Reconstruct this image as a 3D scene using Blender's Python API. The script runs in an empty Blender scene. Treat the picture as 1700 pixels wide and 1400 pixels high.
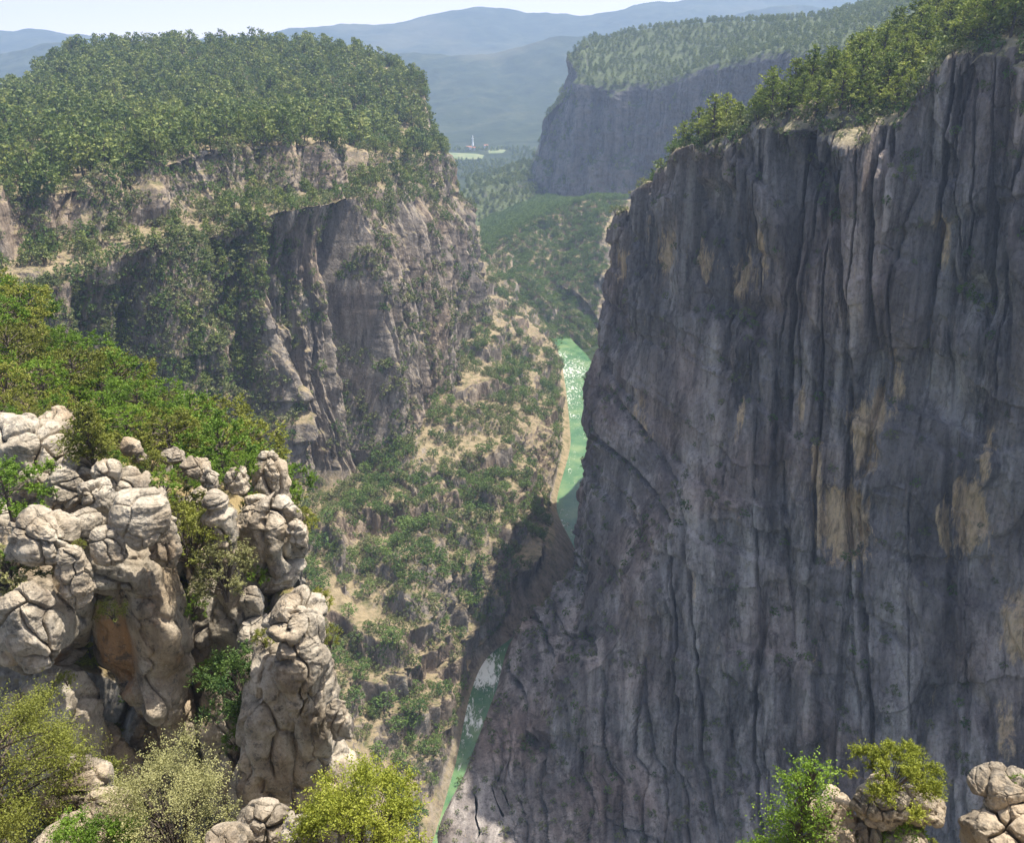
import bpy, math, random
import numpy as np
from mathutils import Vector, Matrix
random.seed(7)
SC = bpy.context.scene
COL = SC.collection
R = math.radians

# ------------------------------------------------------------------ camera
CAMZ = 300.0
FPX = 1472.0            # focal length in photo pixels (photo 1700 x 1400)
PITCH = R(23.5)
cam_d = bpy.data.cameras.new('camera')
cam = bpy.data.objects.new('camera', cam_d)
COL.objects.link(cam)
cam.location = (0, 0, CAMZ)
cam.rotation_euler = (R(90) - PITCH, 0, 0)
cam_d.sensor_fit = 'HORIZONTAL'
cam_d.sensor_width = 36
cam_d.lens = 36 * FPX / 1700
cam_d.clip_start = 0.5
cam_d.clip_end = 60000
SC.camera = cam

# ------------------------------------------------------------------ world, sun, exposure
SUN_EL, SUN_AZ = 69.0, 67.0
w = bpy.data.worlds.new('World')
SC.world = w
w.use_nodes = True
nt = w.node_tree
nt.nodes.clear()
sky = nt.nodes.new('ShaderNodeTexSky')
sky.sky_type = 'NISHITA'
sky.sun_disc = False
sky.sun_elevation = R(SUN_EL)
sky.sun_rotation = R(SUN_AZ)
sky.altitude = 300
sky.air_density = 1.0
sky.dust_density = 5.0
bg = nt.nodes.new('ShaderNodeBackground')
bg.inputs['Strength'].default_value = 0.122
wo = nt.nodes.new('ShaderNodeOutputWorld')
# milky white band that summer haze gives the sky low over the horizon
tc = nt.nodes.new('ShaderNodeTexCoord'); sx_ = nt.nodes.new('ShaderNodeSeparateXYZ'); rp = nt.nodes.new('ShaderNodeMapRange')
rp.inputs['From Min'].default_value = 0.0; rp.inputs['From Max'].default_value = 0.13; rp.inputs['To Min'].default_value = 0.9; rp.inputs['To Max'].default_value = 0.0
mx = nt.nodes.new('ShaderNodeMix'); mx.data_type = 'RGBA'; mx.inputs[7].default_value = (12.5, 10.6, 9.8, 1)
nt.links.new(tc.outputs['Generated'], sx_.inputs[0]); nt.links.new(sx_.outputs[2], rp.inputs[0]); nt.links.new(rp.outputs[0], mx.inputs[0])
nt.links.new(sky.outputs[0], mx.inputs[6]); nt.links.new(mx.outputs[2], bg.inputs[0])
nt.links.new(bg.outputs[0], wo.inputs[0])

sd = bpy.data.lights.new('sun', 'SUN')
sd.energy = 5.0
sd.angle = R(0.5)
sd.color = (1.0, 0.93, 0.82)
so = bpy.data.objects.new('sun', sd)
COL.objects.link(so)
sun_dir = Vector((math.cos(R(SUN_EL)) * math.sin(R(SUN_AZ)), math.cos(R(SUN_EL)) * math.cos(R(SUN_AZ)), math.sin(R(SUN_EL))))
so.rotation_euler = sun_dir.to_track_quat('Z', 'Y').to_euler()
so.location = (0, 0, 600)

SC.view_settings.view_transform = 'Standard'
SC.view_settings.look = 'None'
SC.view_settings.gamma = 1
SC.view_settings.exposure = 0.68
SC.render.engine = 'CYCLES'
SC.cycles.use_denoising = True
SC.cycles.max_bounces = 6
SC.cycles.diffuse_bounces = 2
SC.cycles.glossy_bounces = 2
SC.cycles.transmission_bounces = 3
SC.cycles.transparent_max_bounces = 6
SC.cycles.volume_bounces = 2
SC.cycles.caustics_reflective = False
SC.cycles.caustics_refractive = False

# ------------------------------------------------------------------ small geometry helpers
cp, sp = math.cos(PITCH), math.sin(PITCH)

def P(px, py, Y):
    """world point at forward distance Y seen at photo position px,py"""
    X, V = (px - 850) / FPX, (700 - py) / FPX
    d = (X, cp + V * sp, -sp + V * cp)
    t = Y / d[1]
    return (d[0] * t, Y, CAMZ + d[2] * t)

def Q(px, Y, z):
    """world point at forward distance Y and height z in photo column px"""
    dep = Y * cp + (CAMZ - z) * sp
    return ((px - 850) / FPX * dep, Y, z)

def proj(p):
    p = np.asarray(p, float)
    x, y, z = p[..., 0], p[..., 1], p[..., 2] - CAMZ
    dep = y * cp - z * sp
    up = y * sp + z * cp
    dep_ = np.where(dep > 0.5, dep, 0.5)
    return 850 + FPX * x / dep_, 700 - FPX * up / dep_, dep

# ---- vectorised noise
_rng = np.random.RandomState(11)
PERM = _rng.permutation(256)
PERM = np.concatenate([PERM, PERM, PERM])
_g = _rng.normal(size=(256, 3)); _g /= np.linalg.norm(_g, axis=1)[:, None]
RND = _rng.rand(256, 4)

def perlin(x, y, z):
    x, y, z = np.broadcast_arrays(np.asarray(x, float), np.asarray(y, float), np.asarray(z, float))
    xi, yi, zi = np.floor(x).astype(int), np.floor(y).astype(int), np.floor(z).astype(int)
    xf, yf, zf = x - xi, y - yi, z - zi
    xi &= 255; yi &= 255; zi &= 255
    u, v, t = [f * f * f * (f * (f * 6 - 15) + 10) for f in (xf, yf, zf)]
    def g(a, b, c):
        h = PERM[PERM[PERM[(xi + a) & 255] + ((yi + b) & 255)] + ((zi + c) & 255)]
        gr = _g[h]
        return gr[..., 0] * (xf - a) + gr[..., 1] * (yf - b) + gr[..., 2] * (zf - c)
    x00 = g(0, 0, 0) * (1 - u) + g(1, 0, 0) * u
    x10 = g(0, 1, 0) * (1 - u) + g(1, 1, 0) * u
    x01 = g(0, 0, 1) * (1 - u) + g(1, 0, 1) * u
    x11 = g(0, 1, 1) * (1 - u) + g(1, 1, 1) * u
    return ((x00 * (1 - v) + x10 * v) * (1 - t) + (x01 * (1 - v) + x11 * v) * t) * 1.6

def fbm(x, y, z, o=4, lac=2.03, gain=0.5):
    s, a = 0, 1
    for i in range(o):
        s = s + a * perlin(x * lac ** i + 17.3 * i, y * lac ** i + 5.1 * i, z * lac ** i + 9.7 * i)
        a *= gain
    return s

def ridged(x, y, z, o=3):
    s, a = 0, 1
    for i in range(o):
        s = s + a * (1 - 2 * np.abs(perlin(x * 2 ** i + 3.3 * i, y * 2 ** i, z * 2 ** i + 7.7 * i)))
        a *= 0.5
    return s / 1.75

def worley(x, y, z):
    """returns F1, F2-F1 and a random value of the nearest cell"""
    xi, yi, zi = np.floor(x).astype(int), np.floor(y).astype(int), np.floor(z).astype(int)
    f1 = np.full(x.shape, 9.0); f2 = np.full(x.shape, 9.0); cid = np.zeros(x.shape)
    for a in (-1, 0, 1):
        for b in (-1, 0, 1):
            for c in (-1, 0, 1):
                h = PERM[PERM[PERM[(xi + a) & 255] + ((yi + b) & 255)] + ((zi + c) & 255)]
                r = RND[h]
                d = np.sqrt((xi + a + r[..., 0] - x) ** 2 + (yi + b + r[..., 1] - y) ** 2 + (zi + c + r[..., 2] - z) ** 2)
                m = d < f1
                f2 = np.where(m, f1, np.minimum(f2, d))
                cid = np.where(m, r[..., 3], cid)
                f1 = np.where(m, d, f1)
    return f1, f2 - f1, cid

def slabs(u, z, W, H, o, soft=0.12):
    """stepped vertical slabs: a random depth (-1..1) per joint-bounded block, W wide and about H tall"""
    def one(uu):
        i = np.floor(uu).astype(int)
        h1 = RND[PERM[(i + o) & 255]]
        zz_ = z / (H * (0.6 + 0.9 * h1[..., 0])) + 7 * h1[..., 1]
        j = np.floor(zz_).astype(int)
        a_ = RND[PERM[PERM[(i + o) & 255] + (j & 255)]][..., 2] * 2 - 1
        b_ = RND[PERM[PERM[(i + o) & 255] + ((j + 1) & 255)]][..., 2] * 2 - 1
        t_ = smooth(0.93, 1.0, zz_ - j)
        return a_ * (1 - t_) + b_ * t_
    uu = u / W + 0.45 * perlin(u / (W * 2.7), z / (H * 6), o * 0.37)
    f_ = uu - np.floor(uu)
    t_ = smooth(1 - soft, 1.0, f_)
    d_ = one(uu) * (1 - t_) + one(uu + 1) * t_
    crack_ = np.maximum(smooth(1 - soft * 1.1, 1 - soft * 0.5, f_) * (1 - smooth(1 - soft * 0.5, 1.0, f_)), 0)
    return d_ - 0.5 * crack_

def smooth(a, b, x):
    t = np.clip((x - a) / (b - a), 0, 1)
    return t * t * (3 - 2 * t)

# ---- mesh building
def mesh_from(name, V, F, mats, smooth_=False, attrs=None, mat_idx=None):
    V = np.ascontiguousarray(V, dtype=np.float32).reshape(-1, 3)
    F = np.asarray(F, dtype=np.int32)
    me = bpy.data.meshes.new(name)
    n = F.shape[1]
    me.vertices.add(len(V)); me.vertices.foreach_set('co', V.ravel())
    me.loops.add(F.size); me.loops.foreach_set('vertex_index', F.ravel())
    me.polygons.add(len(F))
    me.polygons.foreach_set('loop_start', np.arange(0, F.size, n, dtype=np.int32))
    me.polygons.foreach_set('loop_total', np.full(len(F), n, dtype=np.int32))
    me.polygons.foreach_set('use_smooth', np.full(len(F), bool(smooth_)))
    if mat_idx is not None:
        me.polygons.foreach_set('material_index', np.asarray(mat_idx, dtype=np.int32))
    for m in (mats if isinstance(mats, (list, tuple)) else [mats]):
        me.materials.append(m)
    for k, (dom, arr) in (attrs or {}).items():
        at = me.attributes.new(k, 'FLOAT', dom)
        at.data.foreach_set('value', np.asarray(arr, dtype=np.float32).ravel())
    me.update(calc_edges=True)
    return me

def link(name, me, parent=None, **props):
    o = bpy.data.objects.new(name, me)
    COL.objects.link(o)
    if parent is not None:
        o.parent = parent
    for k, v in props.items():
        o[k] = v
    return o

def grid_faces(nu, nv):
    i = np.arange((nu - 1) * (nv - 1))
    a = (i // (nv - 1)) * nv + i % (nv - 1)
    return np.stack([a, a + 1, a + nv + 1, a + nv], 1)

def catmull(C, n_per):
    """C: (S, ...) control values, n_per: samples per segment -> (N, ...)"""
    C = np.asarray(C, float)
    S = len(C)
    out = []
    for i in range(S - 1):
        p0 = C[max(i - 1, 0)] if i > 0 else 2 * C[0] - C[1]
        p1, p2 = C[i], C[i + 1]
        p3 = C[i + 2] if i + 2 < S else 2 * C[-1] - C[-2]
        n = n_per[i]
        t = (np.arange(n + (1 if i == S - 2 else 0)) / n).reshape((-1,) + (1,) * (C.ndim - 1))
        # half tension keeps it from overshooting
        k = 0.36
        m1, m2 = k * (p2 - p0), k * (p3 - p1)
        out.append((2 * t ** 3 - 3 * t ** 2 + 1) * p1 + (t ** 3 - 2 * t ** 2 + t) * m1 + (-2 * t ** 3 + 3 * t ** 2) * p2 + (t ** 3 - t ** 2) * m2)
    return np.concatenate(out, 0)

def loft(rows, nu, nv):
    """rows[r][s] = point; nu samples per station gap; nv samples per row gap. -> grid (Nu,Nv,3), row coordinate v (Nv)"""
    A = np.array(rows, float).transpose(1, 0, 2)        # station, row, 3
    A = catmull(A, nu)                                  # Nu, R, 3
    out, vv = [], []
    Rn = A.shape[1]
    for r in range(Rn - 1):
        n = nv[r]
        t = np.arange(n + (1 if r == Rn - 2 else 0)) / n
        vv.append(r + t)
        out.append(A[:, r, None] * (1 - t)[None, :, None] + A[:, r + 1, None] * t[None, :, None])
    G = np.concatenate(out, 1)
    return G, np.concatenate(vv)

def blur_v(G, n, k=1):
    for _ in range(n):
        G[:, 1:-1] = 0.25 * G[:, :-2] + 0.5 * G[:, 1:-1] + 0.25 * G[:, 2:]
    return G

def normals(G):
    du = np.gradient(G, axis=0); dv = np.gradient(G, axis=1)
    n = np.cross(du, dv)
    n /= np.linalg.norm(n, axis=2, keepdims=True) + 1e-9
    return n

def arclen(line):
    d = np.linalg.norm(np.diff(line[:, :2], axis=0), axis=1)
    return np.concatenate([[0], np.cumsum(d)])

# ------------------------------------------------------------------ node helpers
class NB:
    def __init__(self, name):
        self.m = bpy.data.materials.new(name)
        self.m.use_nodes = True
        self.t = self.m.node_tree
        self.t.nodes.clear()
    def n(self, typ, **kw):
        nd = self.t.nodes.new(typ)
        for k, v in kw.items():
            setattr(nd, k, v)
        return nd
    def l(self, a, b):
        self.t.links.new(a, b)
    def val(self, nd, key, v):
        if hasattr(v, 'is_output') or isinstance(v, bpy.types.NodeSocket):
            self.l(v, nd.inputs[key])
        else:
            nd.inputs[key].default_value = v
    def math(self, op, a, b=0.0, c=0.0, clamp=False):
        nd = self.n('ShaderNodeMath', operation=op, use_clamp=clamp)
        self.val(nd, 0, a); self.val(nd, 1, b); self.val(nd, 2, c)
        return nd.outputs[0]
    def pos(self):
        return self.n('ShaderNodeNewGeometry').outputs['Position']
    def objco(self):
        return self.n('ShaderNodeTexCoord').outputs['Object']
    def scaled(self, v, s, rot=(0, 0, 0)):
        nd = self.n('ShaderNodeMapping')
        self.l(v, nd.inputs[0])
        nd.inputs['Scale'].default_value = s
        nd.inputs['Rotation'].default_value = rot
        return nd.outputs[0]
    def noise(self, v, scale, detail=4, rough=0.6, dist=0.0, col=False):
        nd = self.n('ShaderNodeTexNoise')
        self.l(v, nd.inputs['Vector'])
        nd.inputs['Scale'].default_value = scale
        nd.inputs['Detail'].default_value = detail
        nd.inputs['Roughness'].default_value = rough
        nd.inputs['Distortion'].default_value = dist
        return nd.outputs['Color' if col else 'Fac']
    def ramp(self, fac, stops, interp='LINEAR'):
        nd = self.n('ShaderNodeValToRGB')
        nd.color_ramp.interpolation = interp
        e = nd.color_ramp.elements
        while len(e) > len(stops):
            e.remove(e[-1])
        while len(e) < len(stops):
            e.new(0.5)
        for i, (p, c) in enumerate(stops):
            e[i].position = p
            e[i].color = (c[0], c[1], c[2], 1) if isinstance(c, (tuple, list)) else (c, c, c, 1)
        self.l(fac, nd.inputs[0])
        return nd.outputs[0]
    def mix(self, fac, a, b, mode='MIX'):
        nd = self.n('ShaderNodeMix', data_type='RGBA', blend_type=mode)
        for k, v in ((0, fac), (6, a), (7, b)):
            if isinstance(v, bpy.types.NodeSocket):
                self.l(v, nd.inputs[k])
            elif k == 0:
                nd.inputs[k].default_value = v
            else:
                nd.inputs[k].default_value = (v[0], v[1], v[2], 1)
        return nd.outputs[2]
    def attr(self, name):
        nd = self.n('ShaderNodeAttribute')
        nd.attribute_name = name
        return nd.outputs['Fac']
    def slope(self):
        g = self.n('ShaderNodeNewGeometry')
        s = self.n('ShaderNodeSeparateXYZ')
        self.l(g.outputs['True Normal'], s.inputs[0])
        return s.outputs[2]
    def bump(self, h, strength, dist):
        nd = self.n('ShaderNodeBump')
        nd.inputs['Strength'].default_value = strength
        nd.inputs['Distance'].default_value = dist
        self.l(h, nd.inputs['Height'])
        return nd.outputs[0]
    def out(self, color, rough=0.9, normal=None, spec=0.2, translucent=0.0, tcol=None):
        b = self.n('ShaderNodeBsdfPrincipled')
        self.val(b, 'Base Color', color if isinstance(color, bpy.types.NodeSocket) else (*color, 1))
        b.inputs['Roughness'].default_value = rough
        b.inputs['Specular IOR Level'].default_value = spec
        if normal is not None:
            self.l(normal, b.inputs['Normal'])
        o = self.n('ShaderNodeOutputMaterial')
        if translucent > 0:
            tr = self.n('ShaderNodeBsdfTranslucent')
            self.val(tr, 'Color', tcol if tcol is not None else color)
            mx = self.n('ShaderNodeMixShader')
            mx.inputs[0].default_value = translucent
            self.l(b.outputs[0], mx.inputs[1]); self.l(tr.outputs[0], mx.inputs[2])
            self.l(mx.outputs[0], o.inputs[0])
        else:
            self.l(b.outputs[0], o.inputs[0])
        return self.m

def rock_material(name, dark, mid, light, streak=(0.11, 0.11, 0.02), streak_scale=1.0, ground=None, ground2=None, big=0.02,
                  stain=None, stain_dark=True, bump_d=0.5, fine=1.2, slope_lo=0.45, slope_hi=0.7, strata=0.0, warm=None, lichen=False, soil=False):
    b = NB(name)
    p = b.pos()
    st = b.noise(b.scaled(p, streak), streak_scale, 6, 0.65, 0.3)
    col = b.ramp(st, [(0.30, dark), (0.5, mid), (0.68, light)])
    f = b.noise(p, fine, 6, 0.7)
    col = b.mix(0.75, col, b.ramp(f, [(0.3, 0.35), (0.5, 0.95), (0.7, 1.0)]), 'MULTIPLY')
    bg_ = b.noise(p, big, 3, 0.5)
    if warm:
        col = b.mix(b.ramp(bg_, [(0.45, 0.0), (0.62, 0.8)]), col, b.mix(1.0, col, warm, 'MULTIPLY'))
    if stain:
        a = b.attr('stain')
        n2 = b.noise(b.scaled(p, (0.35, 0.2, 0.05)), 1.0, 7, 0.75)
        m = b.ramp(b.math('ADD', a, b.math('MULTIPLY', b.math('SUBTRACT', n2, 0.5), 2.6)), [(0.34, 0.0), (0.66, 0.8)])
        f2 = b.noise(b.scaled(p, (0.9, 0.9, 0.25)), 1.0, 5, 0.7)
        scol = b.ramp(f2, [(0.3, [c * 0.45 for c in stain]), (0.5, stain), (0.75, [min(1, c * 1.35) for c in stain])])
        col = b.mix(m, col, scol)
    if stain_dark:
        n3 = b.noise(b.scaled(p, (0.16, 0.16, 0.012)), 1.0, 6, 0.75)
        dk = b.ramp(n3, [(0.52, 1.0), (0.62, 0.38)])
        col = b.mix(0.8, col, dk, 'MULTIPLY')
    if lichen:
        ln = b.noise(p, 1.1, 8, 0.78)
        col = b.mix(b.ramp(ln, [(0.52, 0.0), (0.62, 0.8)]), col, (0.085, 0.08, 0.07))
        l2 = b.noise(p, 3.0, 6, 0.7)
        col = b.mix(b.ramp(l2, [(0.60, 0.0), (0.70, 0.5)]), col, (0.62, 0.58, 0.5))
    if ground:
        s = b.slope()
        gn = b.noise(p, 0.22, 5, 0.7)
        gc = b.ramp(gn, [(0.35, ground2), (0.5, ground), (0.7, [min(1, c * 1.35) for c in ground])])
        fac = b.ramp(b.math('ADD', s, b.math('MULTIPLY', b.math('SUBTRACT', f, 0.5), 0.7)), [(slope_lo, 0.0), (slope_hi, 1.0)])
        if soil:
            fac = b.math('MULTIPLY', b.attr('soil'), b.ramp(b.math('ADD', s, b.math('MULTIPLY', b.math('SUBTRACT', f, 0.5), 0.7)), [(0.35, 0.0), (0.6, 1.0)]))
        col = b.mix(fac, col, gc)
    h = b.math('ADD', b.noise(p, fine * 1.3, 7, 0.7), b.math('MULTIPLY', st, 0.8))
    if strata:
        h = b.math('ADD', h, b.math('MULTIPLY', b.noise(b.scaled(p, (0.05, 0.05, 1.0)), strata, 4, 0.6), 0.8))
    return b.out(col, 0.92, b.bump(h, 0.9, bump_d), 0.15)

M = {}
M['rock_right'] = rock_material('rock_right', (0.085, 0.076, 0.073), (0.25, 0.222, 0.205), (0.56, 0.51, 0.46), streak=(0.12, 0.035, 0.011),
                                ground=(0.36, 0.31, 0.2), ground2=(0.12, 0.13, 0.06), stain=(0.68, 0.49, 0.28), bump_d=1.0, fine=0.7, slope_lo=0.9, slope_hi=1.05,
                                warm=(1.05, 0.90, 0.82), soil=True)
M['rock_left'] = rock_material('rock_left', (0.12, 0.105, 0.095), (0.27, 0.235, 0.20), (0.42, 0.375, 0.32), streak=(0.17, 0.17, 0.018),
                               ground=(0.265, 0.215, 0.135), ground2=(0.11, 0.115, 0.05), bump_d=0.9, fine=0.6, slope_lo=0.5, slope_hi=0.8,
                               warm=(1.05, 0.93, 0.82))
M['rock_far'] = rock_material('rock_far', (0.09, 0.087, 0.09), (0.18, 0.168, 0.16), (0.27, 0.25, 0.235), streak=(0.04, 0.04, 0.005),
                              ground=(0.09, 0.11, 0.05), ground2=(0.05, 0.07, 0.03), bump_d=2.5, fine=0.15, stain_dark=True)
M['rock_near'] = rock_material('rock_near', (0.20, 0.165, 0.125), (0.44, 0.385, 0.30), (0.60, 0.54, 0.44), lichen=True, streak=(0.5, 0.5, 0.25), stain=(0.40, 0.22, 0.09),
                               stain_dark=False, bump_d=0.22, fine=2.2, big=0.15, warm=(1.0, 0.88, 0.74))

# ------------------------------------------------------------------ LEFT MASSIF (plateau, cliffs, slope down to the river)
rows = []
#            A off-left            B                     C                     D                     E                      F                     F2                    G                     H                    I                     J
rows.append([Q(-400, 1150, 200), Q(0, 1200, 190),      Q(120, 1350, 200),    Q(280, 1400, 200),    Q(430, 1400, 200),    Q(580, 1350, 200),    Q(620, 1250, 200),    Q(640, 1150, 180),    Q(650, 1100, 180),    Q(600, 1100, 150),    Q(500, 1200, 120)])
rows.append([P(-300, 185, 800),  P(20, 158, 860),      P(110, 95, 930),      P(270, 80, 980),      P(430, 78, 1000),     P(560, 88, 980),      P(630, 100, 960),     P(675, 122, 920),     P(700, 140, 890),     Q(640, 990, 225),     Q(560, 1120, 180)])
rows.append([P(-300, 205, 560),  P(20, 205, 600),      P(170, 205, 640),     P(330, 200, 680),     P(450, 200, 700),     P(560, 206, 720),     P(630, 222, 740),     P(690, 238, 770),     P(722, 243, 805),     Q(690, 930, 195),     Q(620, 1080, 150)])
rows.append([P(-300, 300, 380),  P(60, 322, 400),      P(200, 290, 430),     P(330, 248, 480),     P(450, 238, 520),     P(530, 240, 560),     P(610, 252, 640),     P(690, 262, 700),     P(732, 252, 790),     Q(728, 885, 190),     Q(650, 1060, 140)])
rows.append([P(-300, 420, 355),  P(60, 420, 385),      P(200, 372, 415),     P(330, 335, 465),     P(450, 312, 505),     P(530, 318, 545),     P(610, 300, 620),     P(688, 285, 690),     P(738, 300, 780),     Q(742, 880, 178),     Q(670, 1055, 120)])
rows.append([P(-300, 500, 325),  P(60, 480, 350),      P(200, 430, 380),     P(330, 400, 420),     P(465, 352, 462),     P(540, 335, 500),     P(610, 318, 560),     P(682, 300, 650),     P(736, 335, 765),     Q(756, 875, 160),     Q(680, 1050, 110)])
rows.append([Q(-250, 300, 85),   Q(40, 315, 85),       Q(200, 335, 88),      Q(370, 360, 90),      P(500, 815, 425),     P(600, 785, 458),     P(672, 715, 515),     P(716, 640, 600),     P(776, 525, 738),     Q(758, 870, 95),      Q(760, 1040, 85)])
rows.append([Q(-250, 160, 40),   Q(100, 190, 45),      Q(350, 220, 48),      Q(520, 260, 45),      Q(600, 300, 45),      Q(690, 350, 52),      Q(780, 420, 52),      Q(835, 540, 48),      Q(862, 700, 40),      Q(850, 850, 48),      Q(850, 1020, 55)])
rows.append([Q(300, 60, 2),      Q(420, 120, 2),       Q(560, 180, 2),       Q(703, 255, 2),       Q(744, 300, 3),       Q(797, 375, 3),       Q(918, 450, 24),      Q(914, 540, 4),       Q(936, 650, 3),       Q(924, 850, 3),       Q(880, 1000, 3)])
rows.append([Q(480, 60, -12),    Q(620, 120, -12),     Q(700, 180, -12),     Q(760, 250, -12),     Q(800, 300, -12),     Q(850, 380, -12),     Q(990, 440, -8),      Q(960, 530, -12),     Q(1000, 650, -12),    Q(960, 850, -12),     Q(960, 1000, -12)])
nu = [50, 90, 110, 120, 110, 110, 100, 120, 60, 30]
nv = [10, 50, 50, 60, 30, 230, 190, 190, 12]
G, vv = loft(rows, nu, nv)
G = blur_v(G, 4)
base = G.copy()
n = normals(G)
if n[400, 400] @ np.array([1, -1, 0.5]) < 0:
    n = -n
nh = n.copy(); nh[..., 2] *= 0.15
nh /= np.linalg.norm(nh, axis=2, keepdims=True) + 1e-9
s = arclen(base[:, 240])[:, None]      # metres along the wall
z = base[..., 2]
X, Y, Z = base[..., 0], base[..., 1], base[..., 2]
V2 = np.broadcast_to(vv[None, :], z.shape)
wcl = smooth(4.9, 5.25, V2) * (1 - smooth(5.95, 6.3, V2))         # lower cliff
wup = smooth(2.85, 3.1, V2) * (1 - smooth(3.8, 4.2, V2))          # upper band
wtal = smooth(5.95, 6.4, V2) * (1 - smooth(7.75, 8.0, V2))
wshelf = smooth(3.8, 4.1, V2) * (1 - smooth(4.8, 5.1, V2))
ws = s + 7 * perlin(s / 60, z / 50, 2.0) + 1.6 * fbm(s / 14, z / 45, 4.0, 3)
fins = smooth(-0.2, 0.1, perlin(ws / 34, z / 700, 1.0)) * 34 + smooth(-0.15, 0.15, perlin(ws / 13, z / 600, 5.0)) * 9 + ridged(ws / 60, z / 500, 1.5, 1) * 6 - 14
crk = -5 * smooth(0.80, 0.97, 1 - np.abs(perlin(ws / 8, z / 60, 8.0)) * 1.5)
led = fbm(s / 24, z / 34, 3.0, 4) * 2.6
det = fbm(X / 6, Y / 6, Z / 7, 4) * 1.7
broken = smooth(-80, -140, X)
fins = fins * (1 - 0.35 * broken) + slabs(ws, z, 13, 120, 5, 0.08) * 5.0 + slabs(ws, z, 5, 30, 15, 0.15) * 1.6
led = led * (1 + 1.8 * broken) + broken * 7 * smooth(-0.1, 0.1, perlin(s / 30, z / 16, 71.0))
d_low = fins + 0.45 * crk + led * (0.4 + 0.8 * smooth(-0.2, 0.4, perlin(s / 50, z / 50, 77.0))) + 0.7 * det - 12
d_up = smooth(-0.18, 0.18, perlin(ws / 15, z / 300, 9.0)) * 12 - 3 + smooth(-0.1, 0.1, perlin(ws / 6.5, z / 60, 19.0)) * 1.0 + slabs(ws, z, 8, 40, 25, 0.1) * 2.4 + fbm(s / 20, z / 7, 13.0, 4) * 1.4 + det * 0.6 + 0.6 * crk - 3
d_tal = fbm(X / 42, Y / 42, Z / 42, 5) * 8 + ridged((X + Y) / 46, (Y - X) / 110, Z / 60, 3) * 12 + det * 1.1
d_sh = fbm(X / 30, Y / 30, Z / 30, 4) * 7 + ridged(ws / 26, z / 90, 21.0, 2) * 5 + det
disp = wcl * d_low + wup * d_up + wshelf * d_sh
G = base + nh * disp[..., None] + n * (wtal * d_tal)[..., None]
# rocky terraces on the slope: heights pulled towards steps
zz = G[..., 2]
ph = zz / 15 + 0.7 * perlin(X / 70, Y / 70, 3.3) + (X + 0.6 * Y) / 130
st = (ph - np.floor(ph))
step = (smooth(0.55, 0.95, st) - st) * 15
G[..., 2] += step * wtal * 0.75 * smooth(-0.25, 0.3, perlin(X / 60, Y / 60, 8.8) + 0.15)
ph = zz / 19 + 0.6 * perlin(X / 60, Y / 60, 1.3)
st = ph - np.floor(ph)
G[..., 2] += (smooth(0.5, 0.95, st) - st) * 13 * wshelf * 0.7
# plateau undulation
wpl = smooth(0.9, 1.1, V2) * (1 - smooth(2.7, 2.95, V2))
G[..., 2] += wpl * fbm(X / 90, Y / 90, 0.5, 4) * 3.0
LEFT = G
lm = mesh_from('left_cliff', G, grid_faces(*G.shape[:2]), M['rock_left'])
link('left_cliff', lm, kind='structure')
LEFT_V = vv

# ------------------------------------------------------------------ RIGHT MASSIF
st_ = []
# each station: rim-back far, rim-back near, rim, z~.8, z~.45, z~.2, base, underwater
def station(back2, back1, rim, f1, f2, f3, base_):
    st_.append([back2, back1, rim, f1, f2, f3, base_, (base_[0] - 14, base_[1], -14)])
station((420, 900, 150), (280, 830, 170), (190, 760, 160), (182, 760, 130), (165, 765, 70), (140, 780, 30), (115, 780, 2))
station((380, 800, 190), (200, 720, 185), (115, 620, 170), (108, 630, 140), (100, 640, 80), (90, 660, 30), (76, 670, 2))
station((360, 720, 225), (170, 600, 200), (80, 545, 178), (74, 550, 148), (66, 550, 90), (58, 545, 35), (48, 540, 2))
def front(back2, back1, rim, f1, f2, f3, base_, t=(0.04, 0.27, 0.66)):
    yr, yb = rim[2], base_[1]
    fs = [P(f_[0], f_[1], yr + (yb - yr) * t_) for f_, t_ in zip((f1, f2, f3), t)]
    station(back2, back1, P(*rim), *fs, Q(*base_))
front((360, 640, 235), (145, 510, 238), (1022, 372, 442), (1012, 430), (992, 580), (980, 800), (948, 440, 2))
front((360, 620, 242), (150, 488, 248), (1042, 342, 420), (1032, 425), (1016, 610), (968, 905), (856, 394, 2))
front((360, 600, 250), (155, 465, 258), (1062, 318, 400), (1050, 420), (1035, 640), (948, 1010), (828, 352, 2))
front((360, 560, 270), (160, 425, 278), (1115, 262, 362), (1105, 380), (1080, 720), (892, 1180), (779, 300, 2))
front((350, 530, 285), (168, 400, 296), (1180, 235, 334), (1170, 380), (1115, 800), (860, 1310), (738, 258, 2))
front((350, 500, 300), (175, 385, 308), (1240, 222, 316), (1232, 380), (1190, 820), (1100, 1290), (1020, 236, 2))
front((350, 480, 320), (190, 370, 318), (1400, 208, 294), (1392, 380), (1365, 840), (1330, 1290), (1240, 218, 2))
front((350, 440, 340), (200, 355, 328), (1490, 205, 283), (1484, 380), (1462, 860), (1430, 1290), (1360, 210, 2))
front((360, 410, 350), (212, 340, 334), (1565, 98, 276), (1558, 300), (1540, 860), (1520, 1290), (1480, 202, 2))
front((370, 380, 345), (225, 310, 336), (1710, 98, 258), (1704, 300), (1690, 900), (1670, 1330), (1620, 188, 2))
front((380, 330, 345), (260, 270, 322), (1960, 60, 232), (1950, 300), (1920, 1000), (1880, 1600), (1800, 165, 2))
station((390, 200, 345), (290, 180, 322), (215, 160, 300), (212, 150, 250), (205, 130, 140), (195, 110, 50), (180, 95, 2))
A = np.array(st_)
rowsR = [[tuple(A[s_, r]) for s_ in range(len(st_))] for r in range(A.shape[1])]
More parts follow.
